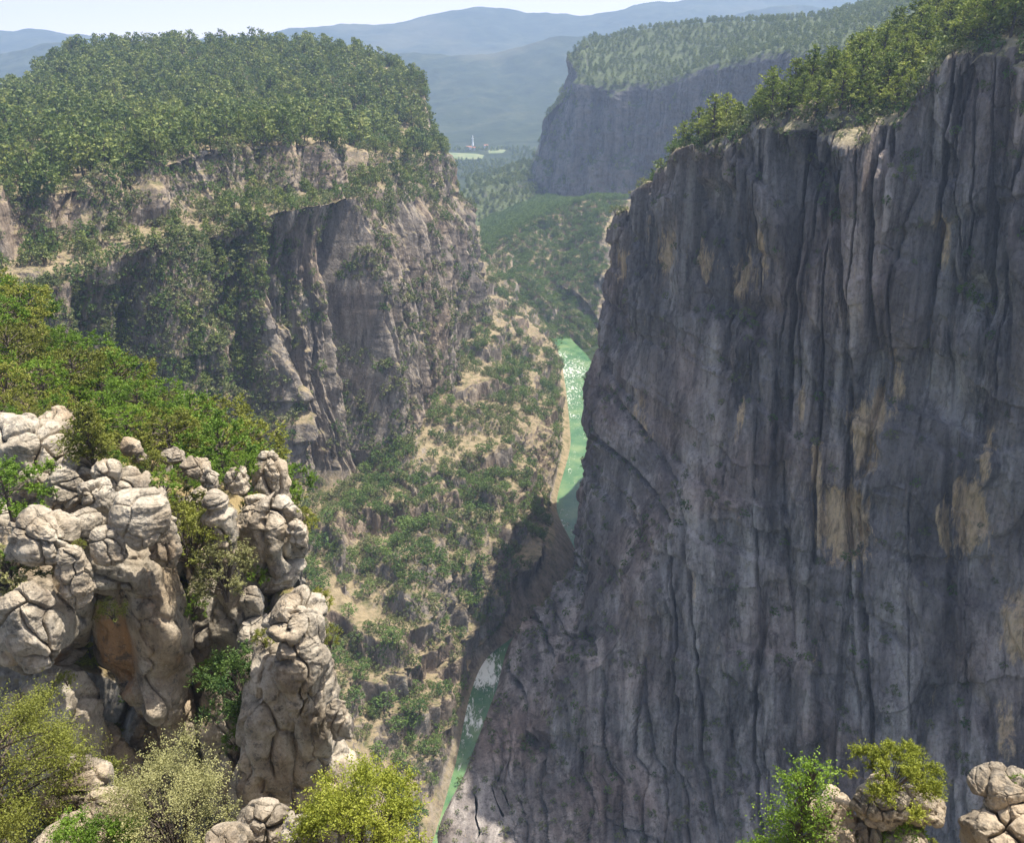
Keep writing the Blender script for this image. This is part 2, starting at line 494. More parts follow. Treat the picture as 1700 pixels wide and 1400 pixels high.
nu = [20, 30, 40, 40, 50, 70, 80, 80, 130, 80, 75, 110, 70, 30]
nv = [20, 40, 90, 330, 230, 150, 8]
G, vv = loft(rowsR, nu, nv)
G = blur_v(G, 3)
base = G.copy()
n = normals(G)
if n[300, 300] @ np.array([-1, -0.3, 0.2]) < 0:
    n = -n
nh = n.copy(); nh[..., 2] *= 0.2
nh /= np.linalg.norm(nh, axis=2, keepdims=True) + 1e-9
s = arclen(base[:, 150])[:, None]
z = base[..., 2]
X, Y, Z = base[..., 0], base[..., 1], base[..., 2]
V2 = np.broadcast_to(vv[None, :], z.shape)
wc = smooth(1.93, 2.15, V2) * (1 - smooth(5.7, 6.0, V2))
ws = s + 3.5 * perlin(s / 90, z / 220, 2.5) + 0.7 * fbm(s / 12, z / 70, 4.0, 3)
col_ = smooth(-0.1, 0.1, perlin(ws / 30, z / 260, 31.0)) * 4 - 2 + smooth(-0.06, 0.06, perlin(ws / 12, z / 110, 33.0)) * 2.6 + (np.sqrt(np.abs(perlin(ws / 15, z / 200, 34.0))) - 0.5) * 0.8
big = perlin(s / 75, z / 300, 35.0) * 11 + perlin(s / 50, z / 60, 36.0) * 5
ov = perlin(s / 60, z / 38, 37.0)
shelf_ = smooth(-0.05, 0.05, perlin(s / 30, z / 26, 38.0)) * 3.4 + smooth(-0.03, 0.03, perlin(s / 13, z / 20, 39.0)) * 1.1
f1_, f21, cid = worley(ws / 9, z / 34, np.zeros_like(z) + 0.5)
blocks = slabs(ws, z, 34, 190, 3, 0.06) * 4.0 + slabs(ws, z, 12, 60, 17, 0.10) * 1.9 - 0.5 * (1 - smooth(0.0, 0.09, f21))
f1_, f21, cid2 = worley(ws / 3.2 + 40, z / 11, np.zeros_like(z) + 0.5)
blocks2 = slabs(ws, z, 4.6, 19, 29, 0.2) * 0.75
crk = -6 * smooth(0.90, 0.99, 1 - np.abs(perlin(ws / 17, z / 260, 41.0)) * 1.3) - 3 * smooth(0.93, 0.99, 1 - np.abs(perlin(ws / 9, z / 90, 43.0)) * 1.3)
det = fbm(X / 5, Y / 5, Z / 9, 5) * 1.2
d1 = col_ + blocks + blocks2 + crk + shelf_
xs = X + 0.12 * Y + 2.5 * perlin(X / 60, z / 180, 52.5) + 0.6 * fbm(X / 11, z / 60, 54.0, 3)
_, f21, cid = worley(xs / 8, z / 30, np.zeros_like(z) + 4.5)
d2 = slabs(xs, z, 30, 170, 43, 0.06) * 4.0 + slabs(xs, z, 11, 55, 57, 0.10) * 1.9 + slabs(xs, z, 4.2, 18, 71, 0.2) * 0.75 + (np.sqrt(np.abs(perlin(xs / 14, z / 150, 63.0))) - 0.5) * 0.8 + smooth(-0.05, 0.05, perlin(xs / 30, z / 22, 67.0)) * 3 - 0.5 * (1 - smooth(0, 0.09, f21)) \
    - 4 * smooth(0.90, 0.99, 1 - np.abs(perlin(xs / 14, z / 200, 65.0)) * 1.3) + 2.0 * smooth(-0.04, 0.04, perlin(xs / 22, z / 30, 66.0))
wx_ = smooth(3.0, 3.9, V2)
left_end = 1 - smooth(150, 260, s)
disp = (d1 * (1 - wx_) + d2 * wx_ + big * (1 - 0.6 * left_end) + ov * 3 + det - 5 - 3 * left_end) * wc
G = base + nh * disp[..., None]
G[..., 2] = np.where((V2 > 3) & (V2 < 5.95), np.maximum(G[..., 2], 1.5), G[..., 2])
# blocky broken rim and plateau
wr = smooth(1.4, 1.9, V2) * (1 - smooth(2.2, 2.5, V2))
_, fe, cc = worley(X / 11, Y / 11, Z / 30)
G[..., 2] += wr * ((cc - 0.5) * 5 - 2 * (1 - smooth(0, 0.15, fe)))
G[..., 2] += (1 - smooth(1.8, 2.0, V2)) * fbm(X / 40, Y / 40, 0.5, 4) * 5
px, py, dep = proj(base)
stain = np.zeros_like(z)
for (cx, cy, rx, ry, a) in [(1395, 880, 50, 62, 1.15), (1430, 730, 28, 75, 0.95), (1450, 690, 14, 40, 1.0), (1615, 855, 30, 62, 1.05), (1565, 880, 10, 60, 0.8), (1200, 460, 45, 45, 0.7),
                            (1180, 475, 14, 30, 0.9), (1690, 1040, 30, 60, 1.0), (1560, 400, 14, 60, 0.75), (1100, 420, 14, 50, 0.6), (1320, 690, 8, 40, 0.7),
                            (1215, 700, 10, 60, 0.55), (1030, 440, 14, 30, 0.8), (1350, 800, 10, 60, 0.8), (1480, 640, 12, 60, 0.6), (1640, 760, 12, 50, 0.7), (1250, 430, 10, 60, 0.7), (1140, 980, 10, 50, 0.55), (1670, 1200, 14, 50, 0.7), (1060, 690, 10, 40, 0.5), (1130,430,10,40,.7)]:
    stain = np.maximum(stain, a * np.exp(-(np.abs((px - cx) / rx) ** 2.6 + np.abs((py - cy) / ry) ** 2.6)))
# hollows in the wall
for (cx, cy, rx, ry, a) in [(1610, 500, 55, 45, 10), (1240, 525, 55, 22, 6), (1050, 560, 25, 25, 4), (1400, 350, 30, 30, 3), (1380, 1010, 60, 14, 3), (1285, 690, 12, 30, 3), (1040,1130,40,20,4), (1480,1080,20,40,4)]:
    w_ = np.exp(-(np.abs((px - cx) / rx) ** 2 + np.abs((py - cy) / ry) ** 2) * 1.2)
    G = G - nh * (a * w_ * wc)[..., None]
RIGHT = G
RIGHT_V = vv
rm_ = mesh_from('right_cliff', G, grid_faces(*G.shape[:2]), M['rock_right'], attrs={'stain': ('POINT', stain), 'soil': ('POINT', 1 - smooth(2.0, 2.2, V2))})
link('right_cliff', rm_, kind='structure')

# ------------------------------------------------------------------ RIVER
ctr = [Q(640, 60, 0.4), Q(690, 150, 0.4), Q(725, 255, 0.4), Q(762, 310, 0.4), Q(806, 375, 0.4), Q(905, 405, 0.4), Q(950, 440, 0.4), Q(952, 490, 0.4), Q(936, 545, 0.4), Q(940, 600, 0.4), Q(950, 680, 0.4),
       Q(958, 760, 0.4), Q(935, 850, 0.4), Q(905, 930, 0.4), Q(930, 1060, 0.4), Q(1000, 1300, 0.4), Q(900, 1800, 0.4)]
C = catmull(ctr, [40] * (len(ctr) - 1))
T = np.gradient(C, axis=0); T /= np.linalg.norm(T, axis=1)[:, None]
Nn = np.stack([T[:, 1], -T[:, 0], np.zeros(len(T))], 1)
wd = np.linspace(-26, 26, 40)
RG = C[:, None, :] + Nn[:, None, :] * wd[None, :, None]
foam = np.zeros(RG.shape[:2])
fpx, fpy, _ = proj(RG)
for (cx, cy, rx, ry, a) in [(800, 1115, 36, 34, 1.35), (778, 1190, 28, 40, 0.85), (940, 650, 40, 60, 0.5), (945, 615, 40, 22, 0.7), (950, 645, 30, 12, 0.6), (915, 590, 30, 12, .8), (928, 870, 30, 30, 0.45), (950, 690, 20, 12, 0.5), (760, 1215, 25, 30, 0.5), (770,1260,20,60,.3), (935,760,30,40,.3)]:
    foam = np.maximum(foam, a * np.exp(-(((fpx - cx) / rx) ** 2 + ((fpy - cy) / ry) ** 2)))
b = NB('river_water')
p = b.pos()
fn = b.noise(b.scaled(p, (0.45, 0.16, 0.3)), 1.0, 6, 0.75, 0.8)
fm = b.ramp(b.math('ADD', b.math('MULTIPLY', b.attr('foam'), 0.55), b.math('MULTIPLY', b.math('SUBTRACT', fn, 0.5), 2.2)), [(0.30, 0.0), (0.52, 1.0)])
dn = b.noise(p, 0.05, 4, 0.6)
wc_ = b.ramp(dn, [(0.3, (0.045, 0.13, 0.06)), (0.5, (0.10, 0.195, 0.085)), (0.7, (0.19, 0.27, 0.12))])
colw = b.mix(fm, wc_, (0.82, 0.86, 0.80))
hb = b.math('ADD', b.noise(p, 0.5, 5, 0.7), b.math('MULTIPLY', fm, 1.0))
M['water'] = b.out(colw, 0.16, b.bump(hb, 0.6, 0.5), 0.5)
link('river', mesh_from('river', RG, grid_faces(*RG.shape[:2]), M['water'], True, attrs={'foam': ('POINT', foam)}), kind='structure')

# ------------------------------------------------------------------ FAR RIGHT CLIFF and ridges in the middle distance
def simple_loft(name, rows, nu, nv, mat, dfun, blur=3):
    G, vv = loft(rows, nu, nv)
    G = blur_v(G, blur)
    n = normals(G)
    if n[len(n) // 2, G.shape[1] // 2] @ np.array([0, -0.6, 0.8]) < 0:
        n = -n
    V2 = np.broadcast_to(vv[None, :], G.shape[:2])
    G = dfun(G, n, V2)
    link(name, mesh_from(name, G, grid_faces(*G.shape[:2]), mat), kind='structure')
    return G

def d_far(G, n, V2):
    X, Y, Z = G[..., 0], G[..., 1], G[..., 2]
    nh = n.copy(); nh[..., 2] *= 0.2
    wc = smooth(1.9, 2.15, V2) * (1 - smooth(3.9, 4.2, V2))
    wt = smooth(3.9, 4.3, V2)
    s = X * 0.8 - Y * 0.6
    d = ridged(s / 120, Z / 700, 1.0, 3) * 22 + ridged(s / 40, Z / 300, 4.0, 2) * 9 + fbm(s / 30, Z / 25, 6.0, 4) * 5
    G = G + nh * (wc * d)[..., None] + n * ((0.4 + wt) * fbm(X / 60, Y / 60, Z / 60, 4) * 8)[..., None]
    return G
FAR = simple_loft('far_cliff', [
    [Q(1100, 2600, 180), Q(1180, 2500, 220), Q(1300, 2300, 300), Q(1450, 2000, 350), Q(1700, 1700, 420), Q(2300, 1400, 430)],
    [P(1000, 66, 1750), P(1060, 48, 1700), P(1180, 36, 1600), P(1330, 30, 1450), P(1470, 10, 1300), Q(1900, 1000, 370)],
    [P(966, 84, 1560), P(985, 128, 1480), P(1090, 134, 1400), P(1210, 100, 1280), P(1330, 80, 1150), P(1750, 60, 900)],
    [P(958, 132, 1545), P(972, 240, 1465), P(1090, 240, 1385), P(1210, 220, 1265), P(1330, 190, 1135), P(1750, 300, 880)],
    [P(888, 300, 1520), P(940, 345, 1440), P(1060, 420, 1360), P(1180, 480, 1240), P(1330, 480, 1110), P(1750, 700, 850)],
    [P(760, 330, 1440), P(800, 400, 1280), P(960, 520, 1150), P(1100, 600, 1050), P(1300, 700, 950), Q(1600, 760, -10)],
], [110, 90, 90, 70, 30], [10, 90, 90, 120, 110], M['rock_far'], d_far)
# the corner side of the far cliff (its end towards the valley)
FAR2 = simple_loft('far_cliff_end', [
    [Q(1100, 2600, 180), P(1010, 64, 2100), P(1000, 66, 1750)],
    [P(1040, 100, 2100), P(968, 84, 1800), P(966, 82, 1562)],
    [P(1000, 200, 2080), P(935, 165, 1800), P(958, 132, 1547)],
    [P(960, 260, 2060), P(905, 235, 1800), P(912, 190, 1540)],
    [P(900, 290, 2050), P(880, 270, 1800), P(888, 300, 1522)],
    [P(800, 300, 2000), P(780, 300, 1700), P(760, 330, 1442)],
], [40, 50], [30, 30, 30, 30, 50], M['rock_far'], lambda G, n, V2: G + n * (smooth(0, .2, V2) * fbm(G[..., 0] / 60, G[..., 1] / 60, G[..., 2] / 60, 4) * 9)[..., None])

def d_mid(G, n, V2):
    X, Y, Z = G[..., 0], G[..., 1], G[..., 2]
    w_ = smooth(0.9, 1.1, V2)
    wc = smooth(1.95, 2.1, V2) * (1 - smooth(2.9, 3.05, V2))
    nh = n.copy(); nh[..., 2] *= 0.2
    G = G + n * ((w_ * 0.7 + 0.3) * fbm(X / 45, Y / 45, Z / 45, 5) * 9)[..., None]
    return G + nh * (wc * (ridged((X + Y) / 30, Z / 200, 2.0, 3) * 9))[..., None]
MID1 = simple_loft('middle_ridge', [
    [Q(700, 1250, 40), Q(800, 1350, 40), Q(900, 1450, 60), Q(1000, 1400, 60), Q(1150, 1350, 50)],
    [P(790, 432, 1010), P(850, 390, 1060), P(920, 355, 1100), P(985, 330, 1120), P(1060, 330, 1100)],
    [P(800, 440, 985), P(880, 455, 985), P(930, 480, 985), P(1000, 450, 980), P(1100, 450, 960)],
    [P(850, 560, 915), P(912, 578, 900), P(960, 605, 900), P(1010, 600, 930), P(1100, 600, 930)],
    [Q(860, 905, -10), Q(915, 890, -10), Q(960, 890, -10), Q(1010, 900, -10), Q(1100, 900, -10)],
], [60, 60, 60, 40], [20, 80, 90, 10], M['rock_left'], d_mid)

# ------------------------------------------------------------------ GROUND (one sheet to the horizon), distant ranges
b = NB('ground_far')
p = b.pos()
n1 = b.noise(p, 0.012, 6, 0.7)
n2 = b.noise(p, 0.0012, 5, 0.6)
c1 = b.ramp(n1, [(0.35, (0.02, 0.032, 0.016)), (0.55, (0.04, 0.055, 0.028)), (0.75, (0.09, 0.095, 0.055))])
c2 = b.mix(b.ramp(n2, [(0.56, 0.0), (0.66, 0.6)]), c1, (0.11, 0.11, 0.065))
M['ground'] = b.out(c2, 0.95, b.bump(n1, 1.0, 8.0), 0.1)
yy = np.concatenate([[-6000, -1500, -300, 0, 300, 600, 900], np.geomspace(1100, 10000, 80)])
tt = np.linspace(-1, 1, 161)
GG = np.zeros((len(yy), len(tt), 3))
for i, y_ in enumerate(yy):
    hw = max(4000, abs(y_) * 1.2)
    GG[i, :, 0] = tt * hw
    GG[i, :, 1] = y_
gx, gy = GG[..., 0], GG[..., 1]
GG[..., 2] = -9 + smooth(1200, 2200, gy) * (9 + fbm(gx / 900, gy / 900, 0.3, 4) * 14) + smooth(2900, 9000, gy) * (20 + ridged(gx / 2600, gy / 2600, 0.7, 4) * 40)
# flat ground where the meadow lies
fm_ = np.exp(-(((gx + 110) / 420) ** 2 + ((gy - 2500) / 450) ** 2) ** 2)
GG[..., 2] = GG[..., 2] * (1 - fm_) + 0.0 * fm_
link('ground', mesh_from('ground', GG, grid_faces(len(yy), len(tt)), M['ground'], True), kind='structure')

def mountain(name, crest, Yc, depth_front, depth_back, zfoot, amp, mat):
    rows_ = [[], [], [], []]
    for (px_, py_) in crest:
        rows_[0].append(Q(px_, Yc + depth_back, zfoot))
        rows_[1].append(P(px_, py_, Yc))
        c_ = P(px_, py_, Yc)
        m_ = Q(px_, Yc - depth_front * 0.45, zfoot + (c_[2] - zfoot) * 0.42)
        rows_[2].append(m_)
        rows_[3].append(Q(px_, Yc - depth_front, zfoot))
    nseg = len(crest) - 1
    G, vv = loft(rows_, [max(12, 260 // nseg)] * nseg, [8, 40, 40])
    V2 = np.broadcast_to(vv[None, :], G.shape[:2])
    X, Y = G[..., 0], G[..., 1]
    G[..., 2] += smooth(0, 0.6, V2) * (1 - smooth(2.5, 3, V2)) * (fbm(X / (amp * 14), Y / (amp * 14), 0.2, 5) * amp - ridged(X / (amp * 22), Y / (amp * 22), 0.9, 3) * amp * 0.5 * smooth(1.05, 1.6, V2))
    link(name, mesh_from(name, G, grid_faces(*G.shape[:2]), mat, True), kind='structure')
mountain('hill_range', [(-400, 110), (0, 88), (110, 72), (300, 80), (500, 92), (680, 93), (760, 90), (830, 88), (900, 72), (960, 60), (1020, 62), (1150, 80), (1400, 60)], 4000, 1150, 850, 0, 20, M['ground'])
mountain('mountain_range', [(-500, 60), (-100, 52), (60, 45), (200, 66), (340, 66), (470, 50), (540, 38), (620, 34), (700, 24), (800, 18), (870, 22), (980, 20), (1060, 6), (1150, -2), (1250, 2), (1400, -4), (1700, -4)], 5900, 1900, 1200, 20, 34, M['ground'])
mountain('distant_hill', [(1080, 45), (1160, 34), (1210, 26), (1290, 8), (1340, 5), (1380, 12), (1500, 20), (1700, 25)], 4800, 800, 700, 20, 16, M['ground'])

# meadow
b = NB('meadow_grass')
p = b.pos()
M['meadow'] = b.out(b.ramp(b.noise(p, 0.03, 4, 0.6), [(0.35, (0.11, 0.17, 0.07)), (0.6, (0.24, 0.25, 0.13))]), 0.9)
def patch(name, pts, mat, zc, label):
    pts = [Q(px_, y_, zc) for (px_, y_) in pts]
    me = bpy.data.meshes.new(name)
    me.from_pydata(pts, [], [list(range(len(pts)))])
    me.materials.append(mat)
    return link(name, me, kind='structure')
patch('meadow', [(700, 2440), (760, 2425), (800, 2440), (804, 2520), (790, 2560), (745, 2580), (700, 2570)], M['meadow'], 1.0, '')
patch('stubble_field', [(812, 2560), (835, 2570), (840, 2640), (822, 2680), (810, 2630)], M['meadow'], 1.1, '')

# ------------------------------------------------------------------ NEAR SLOPE and viewpoint ledge (ground under the foreground)
def d_near(amp, sc):
    def f(G, n, V2):
        X, Y, Z = G[..., 0], G[..., 1], G[..., 2]
        f1, f21, cid = worley(X / sc, Y / sc, Z / (sc * 1.4))
        d = fbm(X / (sc * 2.2), Y / (sc * 2.2), Z / (sc * 2.5), 5) * amp + (cid - 0.5) * amp * 1.2 - amp * 0.7 * (1 - smooth(0, 0.16, f21))
        return G + n * (d * smooth(0.2, 1.0, V2))[..., None]
    return f
M['near_soil'] = rock_material('near_soil', (0.13, 0.115, 0.10), (0.26, 0.235, 0.20), (0.42, 0.385, 0.33), streak=(0.5, 0.5, 0.1), stain_dark=True,
                               ground=(0.26, 0.2, 0.10), ground2=(0.09, 0.1, 0.03), bump_d=0.15, fine=2.0, big=0.1, slope_lo=0.6, slope_hi=0.85)
NEAR = simple_loft('near_slope', [
    [Q(-400, 170, 190), Q(0, 150, 190), Q(130, 140, 190), Q(250, 132, 190), Q(340, 125, 190), Q(440, 118, 190), Q(490, 112, 190), Q(510, 90, 190)],
    [P(-400, 400, 150), P(0, 500, 122), P(130, 610, 110), P(250, 690, 102), P(340, 725, 98), P(430, 785, 92), P(488, 850, 84), P(500, 930, 74)],
    [P(-400, 700, 78), P(0, 735, 68), P(110, 760, 67), P(230, 800, 66), P(330, 830, 64), P(400, 880, 63), P(455, 950, 60), P(480, 1000, 58)],
    [P(-400, 1400, 56), P(0, 1230, 56), P(110, 1280, 57), P(230, 1330, 58), P(330, 1400, 58), P(410, 1500, 57), P(480, 1600, 54), P(540, 1600, 52)],
    [Q(-400, 50, 170), Q(0, 50, 170), Q(110, 50, 170), Q(230, 50, 170), Q(330, 50, 170), Q(420, 50, 170), Q(520, 48, 170), Q(580, 48, 170)],
], [40, 60, 70, 60, 60, 50, 30], [40, 160, 240, 20], M['near_soil'], d_near(1.1, 5.0), blur=2)
LEDGE = simple_loft('viewpoint_ledge', [
    [Q(-600, 26, 230), Q(0, 24, 230), Q(250, 22, 230), Q(600, 20, 230), Q(850, 17, 230), Q(1200, 19, 230), Q(1480, 21, 230), Q(1700, 23, 230), Q(2100, 28, 230)],
    [P(-600, 1180, 25), P(0, 1400, 19), P(250, 1440, 17.5), P(600, 1500, 15), P(850, 1700, 11), P(1200, 1560, 14), P(1480, 1440, 17), P(1700, 1405, 18), P(2100, 1250, 23)],
    [(-16, 9, 287), (-9, 9, 287), (-5, 8, 288), (-2, 7, 288), (0, 6, 289), (3, 7, 289), (6, 9, 288), (9, 10, 287), (16, 12, 287)],
    [(-22, -12, 298), (-12, -12, 298), (-7, -12, 298.3), (-3, -12, 298.3), (0, -12, 298.3), (4, -12, 298.3), (8, -12, 298), (13, -12, 298), (20, -12, 298)],
], [20] * 8, [50, 50, 30], M['rock_near'], d_near(0.3, 1.6), blur=2)

# ------------------------------------------------------------------ ROCKS
def blob_mesh(name, r, seed, e=0.75, cell=2.0, amp=0.35, nse=0.16, res=(90, 64), vert=1.0, mat=None, lean=(0, 0), taper=0.0, strata=0.14, hollow=None, cuts=22):
    """an irregular rounded rock: superellipsoid + block joints + noise; r = half sizes"""
    nu_, nv_ = res
    u = np.linspace(0, 2 * np.pi, nu_ + 1)[:, None]
    v = np.linspace(-np.pi / 2, np.pi / 2, nv_ + 1)[None, :]
    f = lambda c: np.sign(c) * np.abs(c) ** e
    x = f(np.cos(v)) * f(np.cos(u)); y = f(np.cos(v)) * f(np.sin(u)); z = f(np.sin(v)) + 0 * u
    Pn = np.stack([x, y, z], -1)
    t = (z + 1) / 2
    G = Pn * np.array(r)
    k = 1 - taper * t
    G[..., 0] = G[..., 0] * k + lean[0] * t
    G[..., 1] = G[..., 1] * k + lean[1] * t
    rk = np.random.RandomState(int(seed) + 500)
    ra = np.array(r)
    for _ in range(cuts):
        pn = rk.normal(size=3); pn /= np.linalg.norm(pn)
        sup = np.sqrt(((pn * ra) ** 2).sum())
        h_ = sup * rk.uniform(0.72, 0.98)
        ex_ = np.maximum((G @ pn) - h_, 0)
        G = G - ex_[..., None] * pn * 0.9
    nn = Pn / np.array(r); nn /= np.linalg.norm(nn, axis=2, keepdims=True) + 1e-9
    sx, sy, sz = G[..., 0] + seed * 13.7, G[..., 1] + seed * 7.1, G[..., 2] + seed * 3.3
    wx = 0.35 * cell * perlin(sx / cell, sy / cell, sz / cell)
    f1, f21, cid = worley((sx + wx) / cell, (sy + wx) / cell, (sz - wx) / (cell * 1.15 * vert))
    d = amp * cell * (smooth(0, 0.30, f21) * 0.25 - 0.95 * (1 - smooth(0, 0.05, f21)) - 0.05) + (cid - 0.5) * amp * cell * 0.8
    _, g21, gid = worley(sx / cell * 2.3 + 9, sy / cell * 2.3, sz / cell * 2.9)
    d = d + amp * cell * (0.12 * (gid - 0.5) - 0.10 * (1 - smooth(0, 0.06, g21)))
    d = d + nse * fbm(sx / cell * 0.8, sy / cell * 0.8, sz / cell * 0.8, 5) * cell * 0.45
    d = d + 0.05 * cell * ridged(sx / cell * 3, sy / cell * 3, sz / cell * 4.5, 3)
    if strata:
        d = d + strata * smooth(-0.3, 0.3, perlin(sx / 6, sy / 6, sz / (0.55 * cell))) * 0.8
    if hollow is not None:
        for (hx, hy, hz_, rr, rz_, dep) in hollow:
            d = d - dep * np.exp(-((((G[..., 0] - hx) ** 2 + 0.3 * (G[..., 1] - hy) ** 2) / rr ** 2) ** 2.5 + np.abs((G[..., 2] - hz_) / rz_) ** 7))
    G = G + nn * d[..., None]
    G[-1] = G[0]
    G[:, 0] = G[:, 0].mean(0); G[:, -1] = G[:, -1].mean(0)
    nu1, nv1 = nu_ + 1, nv_ + 1
    stain = np.zeros(G.shape[:2])
    if hollow is not None:
        hx, hy, hz_, rr, rz_, dep = hollow[0]
        stain = 0.75 * np.exp(-(((G[..., 0] - hx + 0.3 * rr) / (0.6 * rr)) ** 2 + ((G[..., 2] - hz_ + 0.2 * rz_) / (0.8 * rz_)) ** 2))
    F = grid_faces(nu1, nv1)[:, ::-1]
    # weld the seam
    idx = np.arange(nu1 * nv1).reshape(nu1, nv1)
    remap = idx.copy(); remap[-1] = remap[0]
    F = remap.ravel()[F]
    me = mesh_from(name, G, F, mat or M['rock_near'], True, attrs={'stain': ('POINT', stain)})
    return me

def rock(name, px, py, Y, hx, hz, seed, dy=None, kind=None, **kw):
    """rock centred at P(px,py,Y); hx, hz half width and height as photo pixels at that distance, turned into metres"""
    c = P(px, py, Y)
    dep = Y * cp + (CAMZ - c[2]) * sp
    k = dep / FPX
    r = (hx * k, (dy if dy else hx * k * 0.95), hz * k / 0.88)
    props = {}
    for q in ('label', 'category', 'group'):
        if q in kw:
            props[q] = kw.pop(q)
    if kind:
        props = {'kind': kind}
    if hz > 1.4 * hx:
        kw.setdefault('vert', 1.9); kw.setdefault('cuts', 36)
    kw.setdefault('cell', max(0.3, min(r) * 1.4))
    me = blob_mesh(name, r, seed, **kw)
    o = link(name, me, **props)
    o.location = c
    o.rotation_euler = (0, 0, random.uniform(-0.3, 0.3) if not kw.get('hollow') else 0)
    return o

# towers of the left outcrop (bedrock)
rock('rock_outcrop', 232, 1035, 54, 78, 235, 1, kind='structure', e=0.62, cell=4.2, amp=0.22, nse=0.16, res=(200, 220), dy=4.6, taper=0.1,
     hollow=[(-0.3, -4.6, -0.3, 3.0, 4.6, 5.5), (-0.6, -4.2, -7.0, 1.6, 2.6, 2.6)])
rock('rock_outcrop', 60, 1010, 52, 80, 150, 2, kind='structure', e=0.75, cell=3.4, amp=0.3, res=(160, 140), dy=4.0, taper=-0.1, hollow=[(1.0, -3.6, -3.5, 2.2, 2.0, 1.8)])
rock('rock_outcrop', 105, 1230, 50, 55, 160, 3, kind='structure', e=0.7, cell=3.0, amp=0.25, res=(120, 140), dy=3.2)
rock('rock_outcrop', 40, 860, 60, 120, 110, 4, kind='structure', e=0.8, cell=3.2, amp=0.34, res=(160, 120), dy=4.5)
rock('rock_outcrop', 160, 860, 60, 90, 80, 5, kind='structure', e=0.8, cell=2.8, amp=0.34, res=(160, 120), dy=4.0)
rock('rock_outcrop', 316, 1150, 59, 26, 150, 6, kind='structure', e=0.7, cell=3.0, amp=0.3, res=(110, 140), dy=3)
rock('rock_outcrop', 330, 900, 63, 40, 90, 7, kind='structure', e=0.7, cell=2.2, amp=0.3, res=(110, 120), dy=2.4, strata=0.3)
rock('rock_outcrop', 400, 1090, 60, 75, 190, 8, kind='structure', e=0.7, cell=3.2, amp=0.3, res=(140, 150), dy=3.5)
rock('rock_outcrop', 470, 1230, 50, 58, 230, 9, kind='structure', e=0.65, cell=3.2, amp=0.3, res=(130, 170), dy=3.4)
rock('rock_outcrop', 540, 1330, 50, 50, 160, 10, kind='structure', e=0.7, cell=2.6, amp=0.3, res=(110, 140), dy=2.6)
rock('rock_outcrop', 175, 1330, 52, 60, 170, 11, kind='structure', e=0.65, cell=3.4, amp=0.22, res=(110, 140), dy=3.2)

